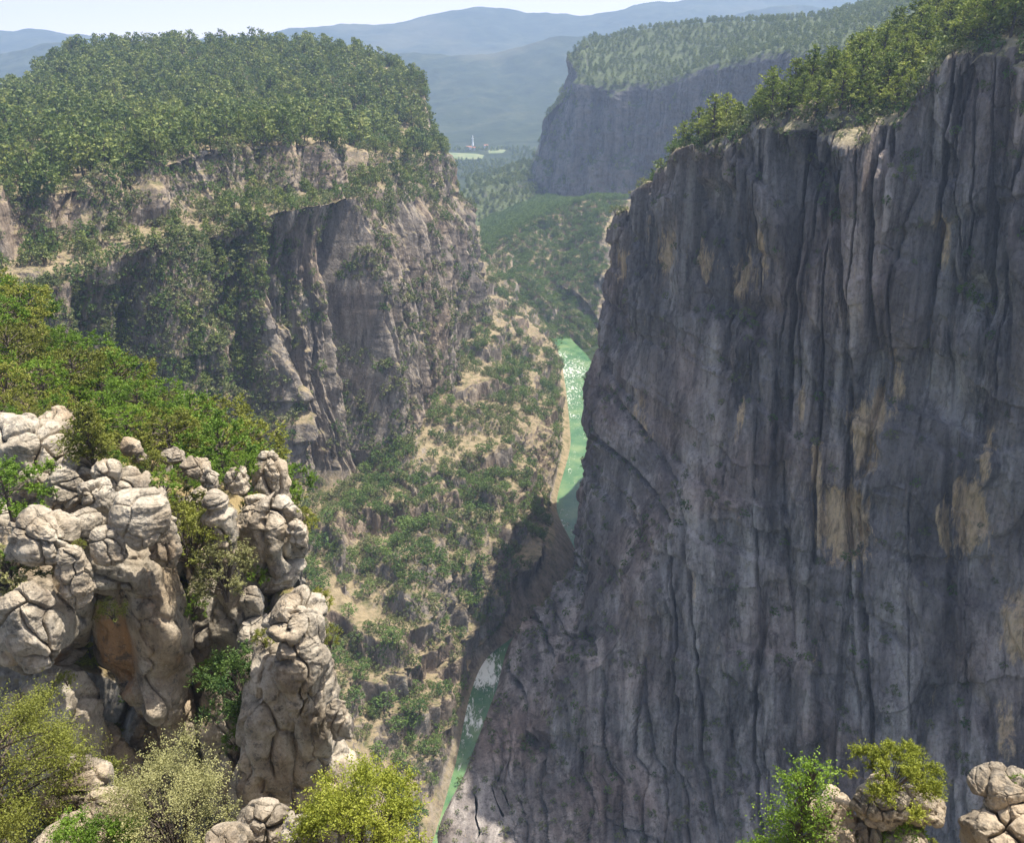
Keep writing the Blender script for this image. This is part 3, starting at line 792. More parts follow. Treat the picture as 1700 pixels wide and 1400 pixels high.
for (px_, py_, Y_, hx_, hz_, sd_) in [(345, 1000, 60, 20, 110, 61), (432, 1120, 56, 20, 120, 62), (375, 1250, 55, 30, 150, 63), (300, 1220, 56, 26, 110, 64), (430, 1330, 53, 36, 120, 65), (250, 1250, 56, 30, 90, 66), (528, 1180, 49, 22, 120, 67)]:
    rock('rock_outcrop', px_, py_, Y_, hx_, hz_, sd_, kind='structure', e=0.55, amp=0.3, res=(100, 160), dy=2.2, vert=2.4)
B = [
 # px, py, Y, hx, hz, label, extra
 (45, 738, 60, 72, 34, 'broad pale grey boulder on the left skyline of the outcrop, cut by a dark ledge', dict(strata=0.3, amp=0.4)),
 (92, 706, 63, 30, 19, 'small white topped boulder perched highest at the left of the outcrop', dict(amp=0.4)),
 (118, 758, 60, 24, 26, 'dark cracked boulder just below the white topped perched one', dict(amp=0.5)),
 (140, 778, 58, 34, 30, 'tan wedge shaped boulder behind the big round boulders', dict(e=0.85)),
 (105, 812, 55, 34, 36, 'smooth rounded tan boulder with a grassy foot left of the central cleft', dict(e=0.9, amp=0.15)),
 (60, 800, 56, 24, 18, 'low pale boulder half hidden in bushes at the left edge', dict()),
 (178, 792, 55, 22, 28, 'upright pale boulder leaning over the dark central cleft', dict(amp=0.25)),
 (160, 826, 53, 26, 22, 'small block wedged in the central cleft of the outcrop', dict(amp=0.5)),
 (216, 800, 56, 34, 20, 'flat cracked slab lying above the large round boulder', dict(e=0.6, amp=0.5)),
 (236, 858, 50, 46, 50, 'large round tan boulder at the right shoulder of the outcrop', dict(e=0.92, amp=0.10, nse=0.12)),
 (272, 900, 52, 26, 46, 'tall curved boulder hugging the right side of the large round one', dict(e=0.7)),
 (182, 905, 48.5, 24, 34, 'pointed pale boulder hanging over the cave mouth', dict(e=0.85, taper=-0.2)),
 (140, 880, 50, 34, 30, 'rounded boulder with a green tuft left of the cave overhang', dict()),
 (70, 888, 48, 44, 34, 'layered pale boulder with thin bedding above the left overhang', dict(strata=0.35, amp=0.35)),
 (125, 955, 47, 24, 58, 'long drooping rock rib between two dark hollows', dict(e=0.8)),
 (55, 1040, 45, 48, 70, 'bulging rock with a lit right flank at the far left of the cave', dict(e=0.8, amp=0.25)),
 (215, 744, 60, 15, 13, 'small round boulder with a black underside among bright shrubs', dict()),
 (232, 756, 59, 9, 12, 'small leaning slab touching the round boulder among bright shrubs', dict()),
 (285, 758, 62, 22, 9, 'long flat pale rock emerging from the shrubs above the pinnacles', dict(amp=0.4)),
 (325, 776, 61, 24, 14, 'curved pale rock rib descending through the shrubs', dict(amp=0.4)),
 (350, 800, 60, 12, 22, 'thin rock tooth at the end of the curved rib', dict()),
 (364, 880, 56, 25, 70, 'striped conical pinnacle with stacked ledges in front of the bushes', dict(taper=0.55, strata=0.5, amp=0.3, e=0.7)),
 (394, 800, 62, 14, 22, 'short dark knobbly rock left of the tall pinnacle', dict(amp=0.6)),
 (450, 800, 64, 24, 52, 'top block of the tall rugged pinnacle against the far cliff', dict(amp=0.6, taper=0.3)),
 (452, 905, 60, 46, 90, 'tall rugged pinnacle with a shaded left face beside the gorge slope', dict(amp=0.5, e=0.6, taper=0.15)),
 (496, 888, 58, 15, 28, 'small dark round knob on the right side of the tall pinnacle', dict(e=0.9)),
 (420, 1000, 57, 18, 30, 'squarish pale block in the shaded gully between pinnacles', dict(e=0.5, amp=0.2)),
 (492, 1030, 48, 50, 34, 'blocky flat topped rock crowning the lower right pinnacle', dict(amp=0.4, e=0.5, strata=0.5, cuts=34)),
 (500, 1120, 47, 42, 90, 'lower right pinnacle with a sunlit right edge above the river', dict(amp=0.35, e=0.55, taper=0.12)),
 (562, 1200, 47, 18, 44, 'small rock shoulder at the outer edge of the lower pinnacle', dict(amp=0.4)),
 (128, 1308, 20, 50, 32, 'long white boulder among the bushes in the lower left corner', dict(amp=0.25)),
 (182, 1352, 19, 34, 44, 'smooth pale boulder touching the long white one in the lower left', dict(e=0.9, amp=0.15)),
 (120, 1398, 18, 55, 26, 'low pale boulder at the bottom edge in the left corner', dict(amp=0.2)),
 (438, 1378, 16.5, 40, 40, 'domed pale boulder at the bottom edge left of the yellow green bush', dict(e=0.85, amp=0.3)),
 (382, 1400, 16, 34, 22, 'low flat boulder left of the domed one at the bottom edge', dict(amp=0.2)),
 (496, 1388, 16, 25, 42, 'mottled grey boulder right of the domed one at the bottom edge', dict(e=0.7, amp=0.4)),
 (1378, 1352, 17.4, 42, 24, 'sloping pale slab left of the lone bush at the lower right', dict(e=0.7, amp=0.5, strata=0.08)),
 (1465, 1334, 17, 42, 19, 'flat white capped boulder under the lone bush at the lower right', dict(e=0.6, amp=0.4)),
 (1528, 1338, 17, 34, 18, 'rounded reddish grey boulder right of the white capped one', dict(e=0.8, amp=0.3)),
 (1400, 1400, 17, 52, 36, 'rough block below the sloping slab at the bottom right', dict(e=0.6, amp=0.6)),
 (1485, 1392, 17, 66, 44, 'shaded pedestal rock under the two flat boulders at the bottom right', dict(e=0.6, amp=0.6)),
 (1676, 1324, 17.5, 50, 32, 'rounded cracked boulder with a green tuft at the right edge', dict(amp=0.5, e=0.8)),
 (1672, 1385, 17, 60, 46, 'tilted pale block at the lower right corner', dict(amp=0.5, e=0.65)),
]
for i, (px_, py_, Y_, hx_, hz_, lab, ex) in enumerate(B):
    near_ = Y_ < 25
    ex.setdefault('amp', 0.3)
    rs = (200, 150) if hx_ * hz_ > 1200 else (120, 90)
    nm = 'rock_pinnacle' if 'pinnacle' in lab and hz_ > 40 else 'boulder'
    rock(nm, px_, py_, Y_, hx_, hz_, 20 + i, label=lab, category='pinnacle' if nm != 'boulder' else 'boulder', res=rs, group='pale boulders and pinnacles of the foreground', **ex)

# ------------------------------------------------------------------ FOLIAGE
def leaf_mat(name, dark, mid, light, tcol, bark=False):
    b = NB(name)
    oi = b.n('ShaderNodeObjectInfo').outputs['Random']
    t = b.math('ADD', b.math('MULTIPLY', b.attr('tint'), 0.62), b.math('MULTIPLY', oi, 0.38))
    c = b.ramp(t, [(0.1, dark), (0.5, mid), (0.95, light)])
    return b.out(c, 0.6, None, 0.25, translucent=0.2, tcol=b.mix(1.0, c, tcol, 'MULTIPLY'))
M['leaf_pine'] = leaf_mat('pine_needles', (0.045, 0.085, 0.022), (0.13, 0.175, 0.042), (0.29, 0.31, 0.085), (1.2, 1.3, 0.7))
M['leaf_oak'] = leaf_mat('oak_leaves', (0.035, 0.08, 0.022), (0.10, 0.165, 0.04), (0.20, 0.27, 0.075), (1.2, 1.3, 0.7))
M['leaf_scrub'] = leaf_mat('scrub_leaves', (0.07, 0.10, 0.04), (0.16, 0.19, 0.075), (0.28, 0.28, 0.12), (1.2, 1.2, 0.7))
M['leaf_bright'] = leaf_mat('bright_leaves', (0.05, 0.10, 0.012), (0.13, 0.22, 0.025), (0.24, 0.34, 0.04), (1.4, 1.5, 0.5))
M['leaf_olive'] = leaf_mat('olive_leaves', (0.09, 0.10, 0.02), (0.20, 0.22, 0.04), (0.34, 0.35, 0.07), (1.4, 1.4, 0.6))
M['leaf_yellow'] = leaf_mat('yellow_green_leaves', (0.10, 0.13, 0.015), (0.25, 0.28, 0.035), (0.42, 0.42, 0.09), (1.4, 1.4, 0.5))
M['leaf_grey'] = leaf_mat('grey_green_leaves', (0.12, 0.125, 0.05), (0.24, 0.24, 0.10), (0.38, 0.37, 0.17), (1.3, 1.3, 0.7))
b = NB('bark')
bn = b.noise(b.scaled(b.objco(), (6, 6, 1.2)), 1.5, 5, 0.7)
M['bark'] = b.out(b.ramp(bn, [(0.3, (0.05, 0.04, 0.032)), (0.7, (0.17, 0.14, 0.115))]), 0.95, b.bump(bn, 0.8, 0.03), 0.1)

def leaves(rng, centers, radii, counts, size, flat=0.75, aspect=0.62, twig=False):
    """quads around clump centres -> V, F, tint(face)"""
    cs, tn = [], []
    for c, r, k in zip(centers, radii, counts):
        d = rng.normal(size=(k, 3)); d /= np.linalg.norm(d, axis=1)[:, None]
        rad = rng.rand(k) ** 0.45
        if twig and k > 60:
            nt_ = max(6, k // 22)
            td = rng.normal(size=(nt_, 3)); td[:, 2] += 0.35; td /= np.linalg.norm(td, axis=1)[:, None]
            tl = 0.6 + 0.75 * rng.rand(nt_)
            wi = rng.randint(0, nt_, k)
            d = td[wi]; rad = tl[wi] * (0.15 + 0.85 * rng.rand(k))
            pos_ = np.array(c) + d * rad[:, None] * np.array(r) + rng.normal(size=(k, 3)) * 0.07 * np.array(r)
            cs.append(pos_)
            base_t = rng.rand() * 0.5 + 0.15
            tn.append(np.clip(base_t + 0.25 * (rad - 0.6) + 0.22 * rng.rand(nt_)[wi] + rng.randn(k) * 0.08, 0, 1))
            continue
        cs.append(np.array(c) + d * rad[:, None] * np.array(r) * (1 + 0.25 * rng.randn(k, 1)))
        tn.append(np.clip(rng.rand() * 0.6 + 0.2 + rng.randn(k) * 0.16, 0, 1))
    c = np.concatenate(cs); t = np.concatenate(tn); N = len(c)
    a = rng.normal(size=(N, 3)); a[:, 2] *= flat; a /= np.linalg.norm(a, axis=1)[:, None]
    b_ = np.cross(a, rng.normal(size=(N, 3))); b_ /= np.linalg.norm(b_, axis=1)[:, None]
    sz = size * (0.55 + 0.9 * rng.rand(N, 1))
    a = a * sz * 0.5; b_ = b_ * sz * 0.5 * aspect
    V = np.stack([c - a, c + b_, c + a * 1.1, c - b_], 1).reshape(-1, 3)
    F = np.arange(N * 4).reshape(N, 4)
    return V, F, t

def tube(pts, rads, k=6):
    pts = np.array(pts, float)
    V, F = [], []
    for i, (p_, r_) in enumerate(zip(pts, rads)):
        d = pts[min(i + 1, len(pts) - 1)] - pts[max(i - 1, 0)]
        d /= np.linalg.norm(d) + 1e-9
        u = np.cross(d, (0.31, 0.9, 0.2)); u /= np.linalg.norm(u)
        v = np.cross(d, u)
        for j in range(k):
            an = 2 * math.pi * j / k
            V.append(p_ + r_ * (math.cos(an) * u + math.sin(an) * v))
    for i in range(len(pts) - 1):
        for j in range(k):
            F.append((i * k + j, i * k + (j + 1) % k, (i + 1) * k + (j + 1) % k, (i + 1) * k + j))
    return np.array(V), np.array(F)

def build_plant(seed, kind, h, n_leaf, leaf, n_cl, spread=None, bare=0.25, limb_k=5):
    """returns crown (V,F,t) and wood (V,F). kinds: pine, oak, bush"""
    rng = np.random.RandomState(seed)
    cen, rad = [], []
    wood = []
    R0 = spread or {'pine': 0.27, 'oak': 0.42, 'bush': 0.55}[kind]
    R0 *= h
    lean = rng.randn(2) * 0.04 * h
    top = np.array([lean[0], lean[1], h * 0.94])
    tr = [np.array([0, 0, -0.12 * h]), np.array([rng.randn() * .01 * h, rng.randn() * .01 * h, h * 0.3]), np.array([lean[0] * .7, lean[1] * .7, h * 0.65]), top]
    if kind == 'bush':
        for i in range(5):
            an = rng.rand() * 6.28
            e = np.array([math.cos(an) * R0 * 0.6, math.sin(an) * R0 * 0.6, h * (0.45 + 0.35 * rng.rand())])
            wood.append(tube([(0, 0, -0.15 * h), e * 0.4 + (0, 0, 0.05 * h), e], [0.03 * h, 0.02 * h, 0.006 * h], limb_k))
    else:
        wood.append(tube(tr, [0.028 * h, 0.022 * h, 0.014 * h, 0.004 * h], limb_k + 1))
    for i in range(n_cl):
        u = (i + rng.rand()) / n_cl
        an = i * 2.4 + rng.rand() * 1.2
        if kind == 'pine':
            zz_ = h * (bare + (0.97 - bare) * u)
            prof = (1 - u) ** 0.55 * (0.55 + 0.45 * min(1, u * 4)) + 0.06
            rr = R0 * prof * (0.35 + 0.75 * rng.rand())
            cr = h * 0.115 * (0.7 + 0.7 * rng.rand()) * (1.15 - 0.45 * u)
            crv = (cr * 1.25, cr * 1.25, cr * 0.75)
        elif kind == 'oak':
            ph_ = math.acos(1 - 1.75 * u)
            rr = R0 * math.sin(ph_) * (0.75 + 0.35 * rng.rand())
            zz_ = h * (0.62 + 0.34 * math.cos(ph_) * (0.8 + 0.3 * rng.rand()))
            cr = h * 0.125 * (0.7 + 0.6 * rng.rand()); crv = (cr * 1.1, cr * 1.1, cr * 0.85)
        else:
            ph_ = math.acos(1 - 1.25 * u)
            rr = R0 * math.sin(ph_) * (0.6 + 0.5 * rng.rand())
            zz_ = h * (0.32 + 0.58 * math.cos(ph_) * (0.75 + 0.35 * rng.rand()))
            cr = h * 0.15 * (0.6 + 0.7 * rng.rand()); crv = (cr * 1.1, cr * 1.1, cr)
        c = np.array([math.cos(an) * rr + lean[0] * u, math.sin(an) * rr + lean[1] * u, max(zz_, 0.08 * h)])
        cen.append(c); rad.append(crv)
        if kind != 'bush' and (limb_k > 3 or i % 2 == 0):
            s0 = np.array([lean[0] * .5, lean[1] * .5, max(0.15 * h, c[2] - 0.12 * h)])
            wood.append(tube([s0, s0 * .45 + c * .55 + (0, 0, 0.015 * h), c], [0.009 * h, 0.006 * h, 0.002 * h], 3 if limb_k < 5 else 4))
        elif kind == 'bush' and limb_k > 4:
            wood.append(tube([c * np.array([.1, .1, .2]), c * np.array([.5, .5, .6]) + rng.randn(3) * 0.03 * h, c * 0.92], [0.010 * h, 0.006 * h, 0.002 * h], 3))
    if kind == 'oak' and limb_k < 5:
        cen.append(np.array([0, 0, 0.60 * h])); rad.append((0.30 * h, 0.30 * h, 0.26 * h))
    rv = np.array([r_[0] * r_[1] for r_ in rad]); cnt = np.maximum(4, (n_leaf * rv / rv.sum()).astype(int))
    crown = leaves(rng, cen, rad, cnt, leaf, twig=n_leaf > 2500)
    Vs, Fs, o = [], [], 0
    for (v_, f_) in wood:
        Vs.append(v_); Fs.append(f_ + o); o += len(v_)
    return crown, (np.concatenate(Vs), np.concatenate(Fs))

def single_plant(name, crown, wood, leafm):
    Vc, Fc, t = crown; Vw, Fw = wood
    V = np.concatenate([Vc, Vw]); F = np.concatenate([Fc, Fw + len(Vc)])
    return mesh_from(name, V, F, [leafm, M['bark']], False, attrs={'tint': ('FACE', np.concatenate([t, np.zeros(len(Fw))]))},
                     mat_idx=np.concatenate([np.zeros(len(Fc)), np.ones(len(Fw))]))

def two_part(crown, wood, leafm):
    return (mesh_from('crown', crown[0], crown[1], leafm, False, attrs={'tint': ('FACE', crown[2])}), mesh_from('trunk', wood[0], wood[1], M['bark'], True))

# far templates: unit-sized meshes (height 1 m scaled up by each tree)
PINE_F = [single_plant('pine_tree', *build_plant(100 + i, 'pine', 1.0, 520, 0.085, 20, bare=0.2 + 0.03 * i, limb_k=3, spread=0.36 + 0.03 * i), M['leaf_pine']) for i in range(4)]
OAK_F = [single_plant('round_tree', *build_plant(200 + i, 'oak', 1.0, 520, 0.085, 26, limb_k=3), M['leaf_oak']) for i in range(3)]
BUSH_F = [single_plant('shrub', *build_plant(300 + i, 'bush', 1.0, 260, 0.12, 12, limb_k=3), [M['leaf_scrub'], M['leaf_scrub'], M['leaf_oak']][i]) for i in range(3)]
# nearer templates with crown and trunk as parts
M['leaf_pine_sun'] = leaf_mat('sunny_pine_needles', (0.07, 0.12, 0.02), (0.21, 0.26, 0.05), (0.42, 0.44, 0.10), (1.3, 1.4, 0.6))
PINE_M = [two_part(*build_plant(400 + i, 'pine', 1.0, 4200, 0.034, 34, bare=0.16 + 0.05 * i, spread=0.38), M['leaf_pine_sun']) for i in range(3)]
PINE_S = [two_part(*build_plant(430 + i, 'pine', 1.0, 7500, 0.028, 40, bare=0.1, spread=0.42), [M['leaf_bright'], M['leaf_olive'], M['leaf_bright']][i]) for i in range(3)]
OAK_S = [two_part(*build_plant(460 + i, 'oak', 1.0, 8000, 0.028, 36, spread=0.5), [M['leaf_bright'], M['leaf_olive'], M['leaf_bright']][i]) for i in range(3)]
BUSH_S = [two_part(*build_plant(490 + i, 'bush', 1.0, 6500, 0.036, 26, spread=0.62), [M['leaf_bright'], M['leaf_olive'], M['leaf_olive']][i]) for i in range(3)]

# ---- depth buffer of the terrain, to leave out plants nobody can see
ZB = np.full((176, 213), 1e9)
def zsplat(G):
    px, py, dep = proj(G)
    ok = (dep > 5)
    i = (py[ok] / 8).astype(int); j = (px[ok] / 8).astype(int); d_ = dep[ok]
    m = (i >= 0) & (i < 176) & (j >= 0) & (j < 213)
    np.minimum.at(ZB, (i[m], j[m]), d_[m])
for g_ in (LEFT, RIGHT, FAR, FAR2, MID1, NEAR[:, 40:]):
    zsplat(g_)

def scatter(G, dens, seed, mind, flatdens=None):
    """dens(face centre, nz, v) plants per square metre"""
    rng = np.random.RandomState(seed)
    A_, B_, C_, D_ = G[:-1, :-1], G[1:, :-1], G[1:, 1:], G[:-1, 1:]
    cr = np.cross(C_ - A_, D_ - B_); ar = 0.5 * np.linalg.norm(cr, axis=2)
    nz = np.abs(cr[..., 2]) / (2 * ar + 1e-9)
    c = (A_ + B_ + C_ + D_) / 4
    lam = ar * dens(c, nz)
    k = rng.poisson(np.clip(lam, 0, 20))
    ii, jj = np.nonzero(k)
    rep = k[ii, jj]
    ii = np.repeat(ii, rep); jj = np.repeat(jj, rep)
    u, v = rng.rand(2, len(ii), 1)
    pts = (A_[ii, jj] * (1 - u) + B_[ii, jj] * u) * (1 - v) + (D_[ii, jj] * (1 - u) + C_[ii, jj] * u) * v
    pts = pts[rng.permutation(len(pts))]
    px, py, dep = proj(pts + np.array([0, 0, 3.0]))
    i = np.clip((py / 8).astype(int), 0, 175); j = np.clip((px / 8).astype(int), 0, 212)
    off = (px < 0) | (px > 1700) | (py < 0) | (py > 1400)
    zb = ZB[i, j]
    keep = (dep > 5) & (px > -160) & (px < 1860) & (py > -120) & (py < 1500) & (off | (dep < zb + 14 + 0.03 * dep))
    pts = pts[keep]
    cell, out = {}, []
    for p_ in pts:
        key = (int(p_[0] // mind), int(p_[1] // mind), int(p_[2] // mind))
        bad = False
        for a in (-1, 0, 1):
            for b_ in (-1, 0, 1):
                for c_ in (-1, 0, 1):
                    q = cell.get((key[0] + a, key[1] + b_, key[2] + c_))
                    if q is not None and (q[0] - p_[0]) ** 2 + (q[1] - p_[1]) ** 2 + (q[2] - p_[2]) ** 2 < mind * mind:
                        bad = True
        if not bad:
            cell[key] = p_; out.append(p_)
    return np.array(out) if out else np.zeros((0, 3))

def vmask(vv_, lo, hi):
    v = 0.5 * (vv_[1:] + vv_[:-1])
    return ((v > lo) & (v < hi)).astype(float)[None, :]
def pat(c, sc, o=0.0):
    return perlin(c[..., 0] / sc + o, c[..., 1] / sc, c[..., 2] / sc)

PINES, SHRUBS, OAKS = [], [], []        # (x,y,z,height,region)
def put(lst, pts, h0, h1, region, seed=0):
    r = np.random.RandomState(seed + len(lst))
    for p_ in pts:
        lst.append((p_[0], p_[1], p_[2], h0 + (h1 - h0) * r.rand() ** 1.2, region))

# left plateau: hill and terrace
put(PINES, scatter(LEFT, lambda c, nz: 0.040 * vmask(LEFT_V, 0.6, 3.06) * smooth(-0.42, 0.0, pat(c, 22, 4)), 1, 6.0), 6, 21, 'left plateau')
put(OAKS, scatter(LEFT, lambda c, nz: 0.014 * vmask(LEFT_V, 0.8, 2.9) * (pat(c, 40) > -0.1), 2, 9), 7, 11, 'left plateau')
# left shelf between the two cliff bands, ledges, slope
put(PINES, scatter(LEFT, lambda c, nz: 0.011 * vmask(LEFT_V, 3.9, 5.0) * (nz > 0.45) * (pat(c, 30, 3) > -0.2), 3, 6), 7, 12, 'left shelf')
put(SHRUBS, scatter(LEFT, lambda c, nz: 0.08 * vmask(LEFT_V, 3.0, 5.1) * (nz > 0.35) * (pat(c, 22, 5) > -0.25), 4, 3.2), 3.2, 7, 'left shelf')
put(SHRUBS, scatter(LEFT, lambda c, nz: 0.05 * vmask(LEFT_V, 5.0, 6.1) * (nz > 0.30) * (pat(c, 25, 9) > -0.1) + 0.08 * vmask(LEFT_V, 4.9, 6.1) * (c[..., 0] < -125) * (nz > 0.12), 5, 2.8), 3.0, 7.5, 'left cliff')
put(SHRUBS, scatter(LEFT, lambda c, nz: 0.11 * vmask(LEFT_V, 6.0, 7.97) * (nz > 0.25) * smooth(-0.4, 0.25, pat(c, 24, 1)), 6, 2.0), 1.8, 5.4, 'left slope')
put(PINES, scatter(LEFT, lambda c, nz: 0.012 * vmask(LEFT_V, 4.9, 6.0) * (c[..., 0] < -120) * (nz > 0.2) * (pat(c, 35, 6) > -0.2), 33, 5), 6, 11, 'left shelf')
put(OAKS, scatter(LEFT, lambda c, nz: 0.022 * vmask(LEFT_V, 6.0, 7.9) * (nz > 0.4) * (pat(c, 40, 2) > -0.05), 7, 5), 5, 9.5, 'left slope')
# right massif
put(PINES, scatter(RIGHT, lambda c, nz: 0.04 * vmask(RIGHT_V, 0.1, 1.95) * (nz > 0.4), 8, 4.6), 8, 17, 'right plateau')
put(SHRUBS, scatter(RIGHT, lambda c, nz: 0.09 * vmask(RIGHT_V, 1.3, 2.1) * (nz > 0.25), 9, 2.2), 2.0, 5.5, 'right rim')
put(SHRUBS, scatter(RIGHT, lambda c, nz: 0.03 * vmask(RIGHT_V, 2.06, 3.2) * (nz > 0.42) + 0.03 * vmask(RIGHT_V, 3.2, 6.0) * (nz > 0.5), 10, 4), 1.8, 4.0, 'right face')
# middle and far
put(OAKS, scatter(MID1, lambda c, nz: 0.09 * (nz > 0.35), 11, 3.6), 5, 9, 'middle ridge')
put(PINES, scatter(FAR, lambda c, nz: 0.015 * (nz > 0.5) * np.ones_like(nz), 12, 6), 6, 11, 'far cliff')
put(PINES, scatter(FAR2, lambda c, nz: 0.010 * (nz > 0.5) * np.ones_like(nz), 13, 7), 8, 13, 'far cliff')
gsub = GG[8:40]
put(PINES, scatter(gsub, lambda c, nz: 0.006 * (c[..., 0] > -400) * (c[..., 0] < 300) * (c[..., 1] < 3600) * ((np.abs(c[..., 1] - 2500) > 110) | (c[..., 0] > 20) | (c[..., 0] < -220)), 14, 8), 8, 13, 'valley')

def size_of(t):
    _, _, d_ = proj(np.array(t[:3])); return t[3] / max(float(d_), 1)

NEARP = scatter(NEAR, lambda c, nz: 0.20 * (nz > 0.5) * (c[..., 1] > 60) * (c[..., 2] > 225), 15, 2.4)
NEARW = scatter(NEAR, lambda c, nz: 0.10 * (c[..., 2] > 225) * (c[..., 1] < 66), 16, 1.8)

# individuals ---------------------------------------------------
def place_single(name, me, t, label, cat, group, rng):
    o = link(name, me, label=label, category=cat, group=group)
    o.location = t[:3]
    s_ = t[3]
    o.scale = (s_ * rng.uniform(0.9, 1.2), s_ * rng.uniform(0.9, 1.2), s_)
    o.rotation_euler = (rng.uniform(-0.06, 0.06), rng.uniform(-0.06, 0.06), rng.uniform(0, 6.28))
    return o
def place_parts(name, pair, loc, h, label, cat, group, rng, wide=1.0):
    e = bpy.data.objects.new(name, None)
    e.empty_display_size = 0.3
    COL.objects.link(e)
    e.location = loc
    e.scale = (h * wide, h * wide, h)
    e.rotation_euler = (rng.uniform(-0.05, 0.05), rng.uniform(-0.05, 0.05), rng.uniform(0, 6.28))
    e['label'] = label; e['category'] = cat
    if group:
        e['group'] = group
    for nm, me in zip(('crown', 'trunk'), pair):
        link(nm, me, e)
    return e

rng = random.Random(3)
LAB = {
 ('pine', 'left plateau'): ('dark green pine in the dense wood covering the left plateau', 'pine wood on the left plateau'),
 ('pine', 'left shelf'): ('pine growing on the ledges between the two cliff bands on the left', 'pines on the left cliff ledges'),
 ('pine', 'right plateau'): ('tall sunlit pine growing on top of the big shaded cliff on the right', 'pines on top of the right cliff'),
 ('shrub', 'left shelf'): ('olive green shrub on the broken ledges under the left plateau', 'shrubs on the ledges under the left plateau'),
 ('shrub', 'left cliff'): ('olive green shrub clinging to the lower left cliff', 'shrubs on the lower left cliff'),
 ('shrub', 'left slope'): ('low dry green shrub on the stony slope above the left river bank', 'shrubs on the slope above the river'),
 ('shrub', 'right rim'): ('yellow green shrub on the bright rim rocks of the right cliff', 'shrubs along the right cliff rim'),
 ('shrub', 'right face'): ('small shrub clinging to the shaded face of the right cliff', 'shrubs on the shaded right face'),
 ('oak', 'left plateau'): ('rounded green broadleaf tree among the pines of the left plateau', 'broadleaf trees on the left plateau'),
 ('oak', 'left slope'): ('dark round tree on the stony slope between left cliff and river', 'round trees on the slope above the river'),
 ('oak', 'middle ridge'): ('hazy round tree on the wooded ridge beyond the river bend', 'trees on the ridge beyond the bend'),
 ('pine', 'far cliff'): ('tiny hazy pine on the far right cliff', 'pines on the far cliff'),
 ('pine', 'valley'): ('tiny hazy pine on the far valley floor', 'pines on the valley floor'),
}
rest = {}
for kd, lst, tmpl, nm, cat, nmax in (('pine', PINES, PINE_F, 'pine_tree', 'pine tree', 262), ('shrub', SHRUBS, BUSH_F, 'shrub', 'shrub', 262), ('oak', OAKS, OAK_F, 'round_tree', 'tree', 290)):
    lst.sort(key=size_of, reverse=True)
    def vis(t):
        a, b_, d_ = proj(np.array([t[0], t[1], t[2] + t[3] * 0.6]))
        if not (2 < a < 1698 and 2 < b_ < 1398): return False
        return d_ < ZB[int(b_ / 8), int(a / 8)] + 9
    ind, others = [], []
    for t in lst:
        (ind if len(ind) < nmax and vis(t) else others).append(t)
    rest[kd] = others
    for k, t in enumerate(ind):
        lab, grp = LAB[(kd, t[4])]
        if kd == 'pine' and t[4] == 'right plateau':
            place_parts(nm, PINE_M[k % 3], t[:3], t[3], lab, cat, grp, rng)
        else:
            place_single(nm, tmpl[k % len(tmpl)], t, lab, cat, grp, rng)
    print('COUNT', kd, len(ind), len(others))

def stuff(name, pts, tmpl_objs, label, cat, seed):
    r = np.random.RandomState(seed)
    n_ = len(pts)
    A_ = np.array([t[:4] for t in pts])
    me = bpy.data.meshes.new(name)
    me.vertices.add(n_); me.vertices.foreach_set('co', A_[:, :3].astype(np.float32).ravel())
    for nm_, arr in (('idx', r.randint(0, len(tmpl_objs), n_).astype(np.float32)), ('size', A_[:, 3].astype(np.float32)), ('turn', (r.rand(n_) * 6.28).astype(np.float32))):
        at = me.attributes.new(nm_, 'FLOAT', 'POINT'); at.data.foreach_set('value', arr)
    me.update()
    o = link(name, me, kind='stuff', label=label, category=cat)
    ng = bpy.data.node_groups.new(name, 'GeometryNodeTree')
    ng.interface.new_socket('Geometry', in_out='INPUT', socket_type='NodeSocketGeometry')
    ng.interface.new_socket('Geometry', in_out='OUTPUT', socket_type='NodeSocketGeometry')
    N = ng.nodes.new; L = ng.links.new
    gi, go = N('NodeGroupInput'), N('NodeGroupOutput')
    jn = N('GeometryNodeJoinGeometry')
    def at(nm_):
        a = N('GeometryNodeInputNamedAttribute'); a.data_type = 'FLOAT'; a.inputs['Name'].default_value = nm_
        return a.outputs['Attribute']
    cx = N('ShaderNodeCombineXYZ'); L(at('turn'), cx.inputs[2])
    for k, ob in enumerate(tmpl_objs):
        oi = N('GeometryNodeObjectInfo'); oi.transform_space = 'ORIGINAL'; oi.inputs['Object'].default_value = ob
        oi.inputs['As Instance'].default_value = True
        cmp_ = N('FunctionNodeCompare'); cmp_.data_type = 'FLOAT'; cmp_.operation = 'EQUAL'
        L(at('idx'), cmp_.inputs[0]); cmp_.inputs[1].default_value = k; cmp_.inputs['Epsilon'].default_value = 0.1
        ip = N('GeometryNodeInstanceOnPoints')
        L(gi.outputs[0], ip.inputs['Points']); L(cmp_.outputs[0], ip.inputs['Selection'])
        L(oi.outputs['Geometry'], ip.inputs['Instance']); L(cx.outputs[0], ip.inputs['Rotation']); L(at('size'), ip.inputs['Scale'])
        L(ip.outputs[0], jn.inputs[0])
    L(jn.outputs[0], go.inputs[0])
    md = o.modifiers.new('plants', 'NODES'); md.node_group = ng
    return o
def tobj(meshes):
    res = []
    for me in meshes:
        for o in COL.objects:
            if o.data is me:
                res.append(o); break
    return res
stuff('pine_forest', rest['pine'], tobj(PINE_F), 'hazy mass of distant pines over the plateaus, far cliff and valley', 'forest', 5)
stuff('scrub', rest['shrub'], tobj(BUSH_F), 'countless small shrubs covering the cliffs and stony slope', 'scrub', 6)
stuff('woodland', rest['oak'], tobj(OAK_F), 'rounded broadleaf woodland on the ridge beyond the bend and on the slope', 'woodland', 7)

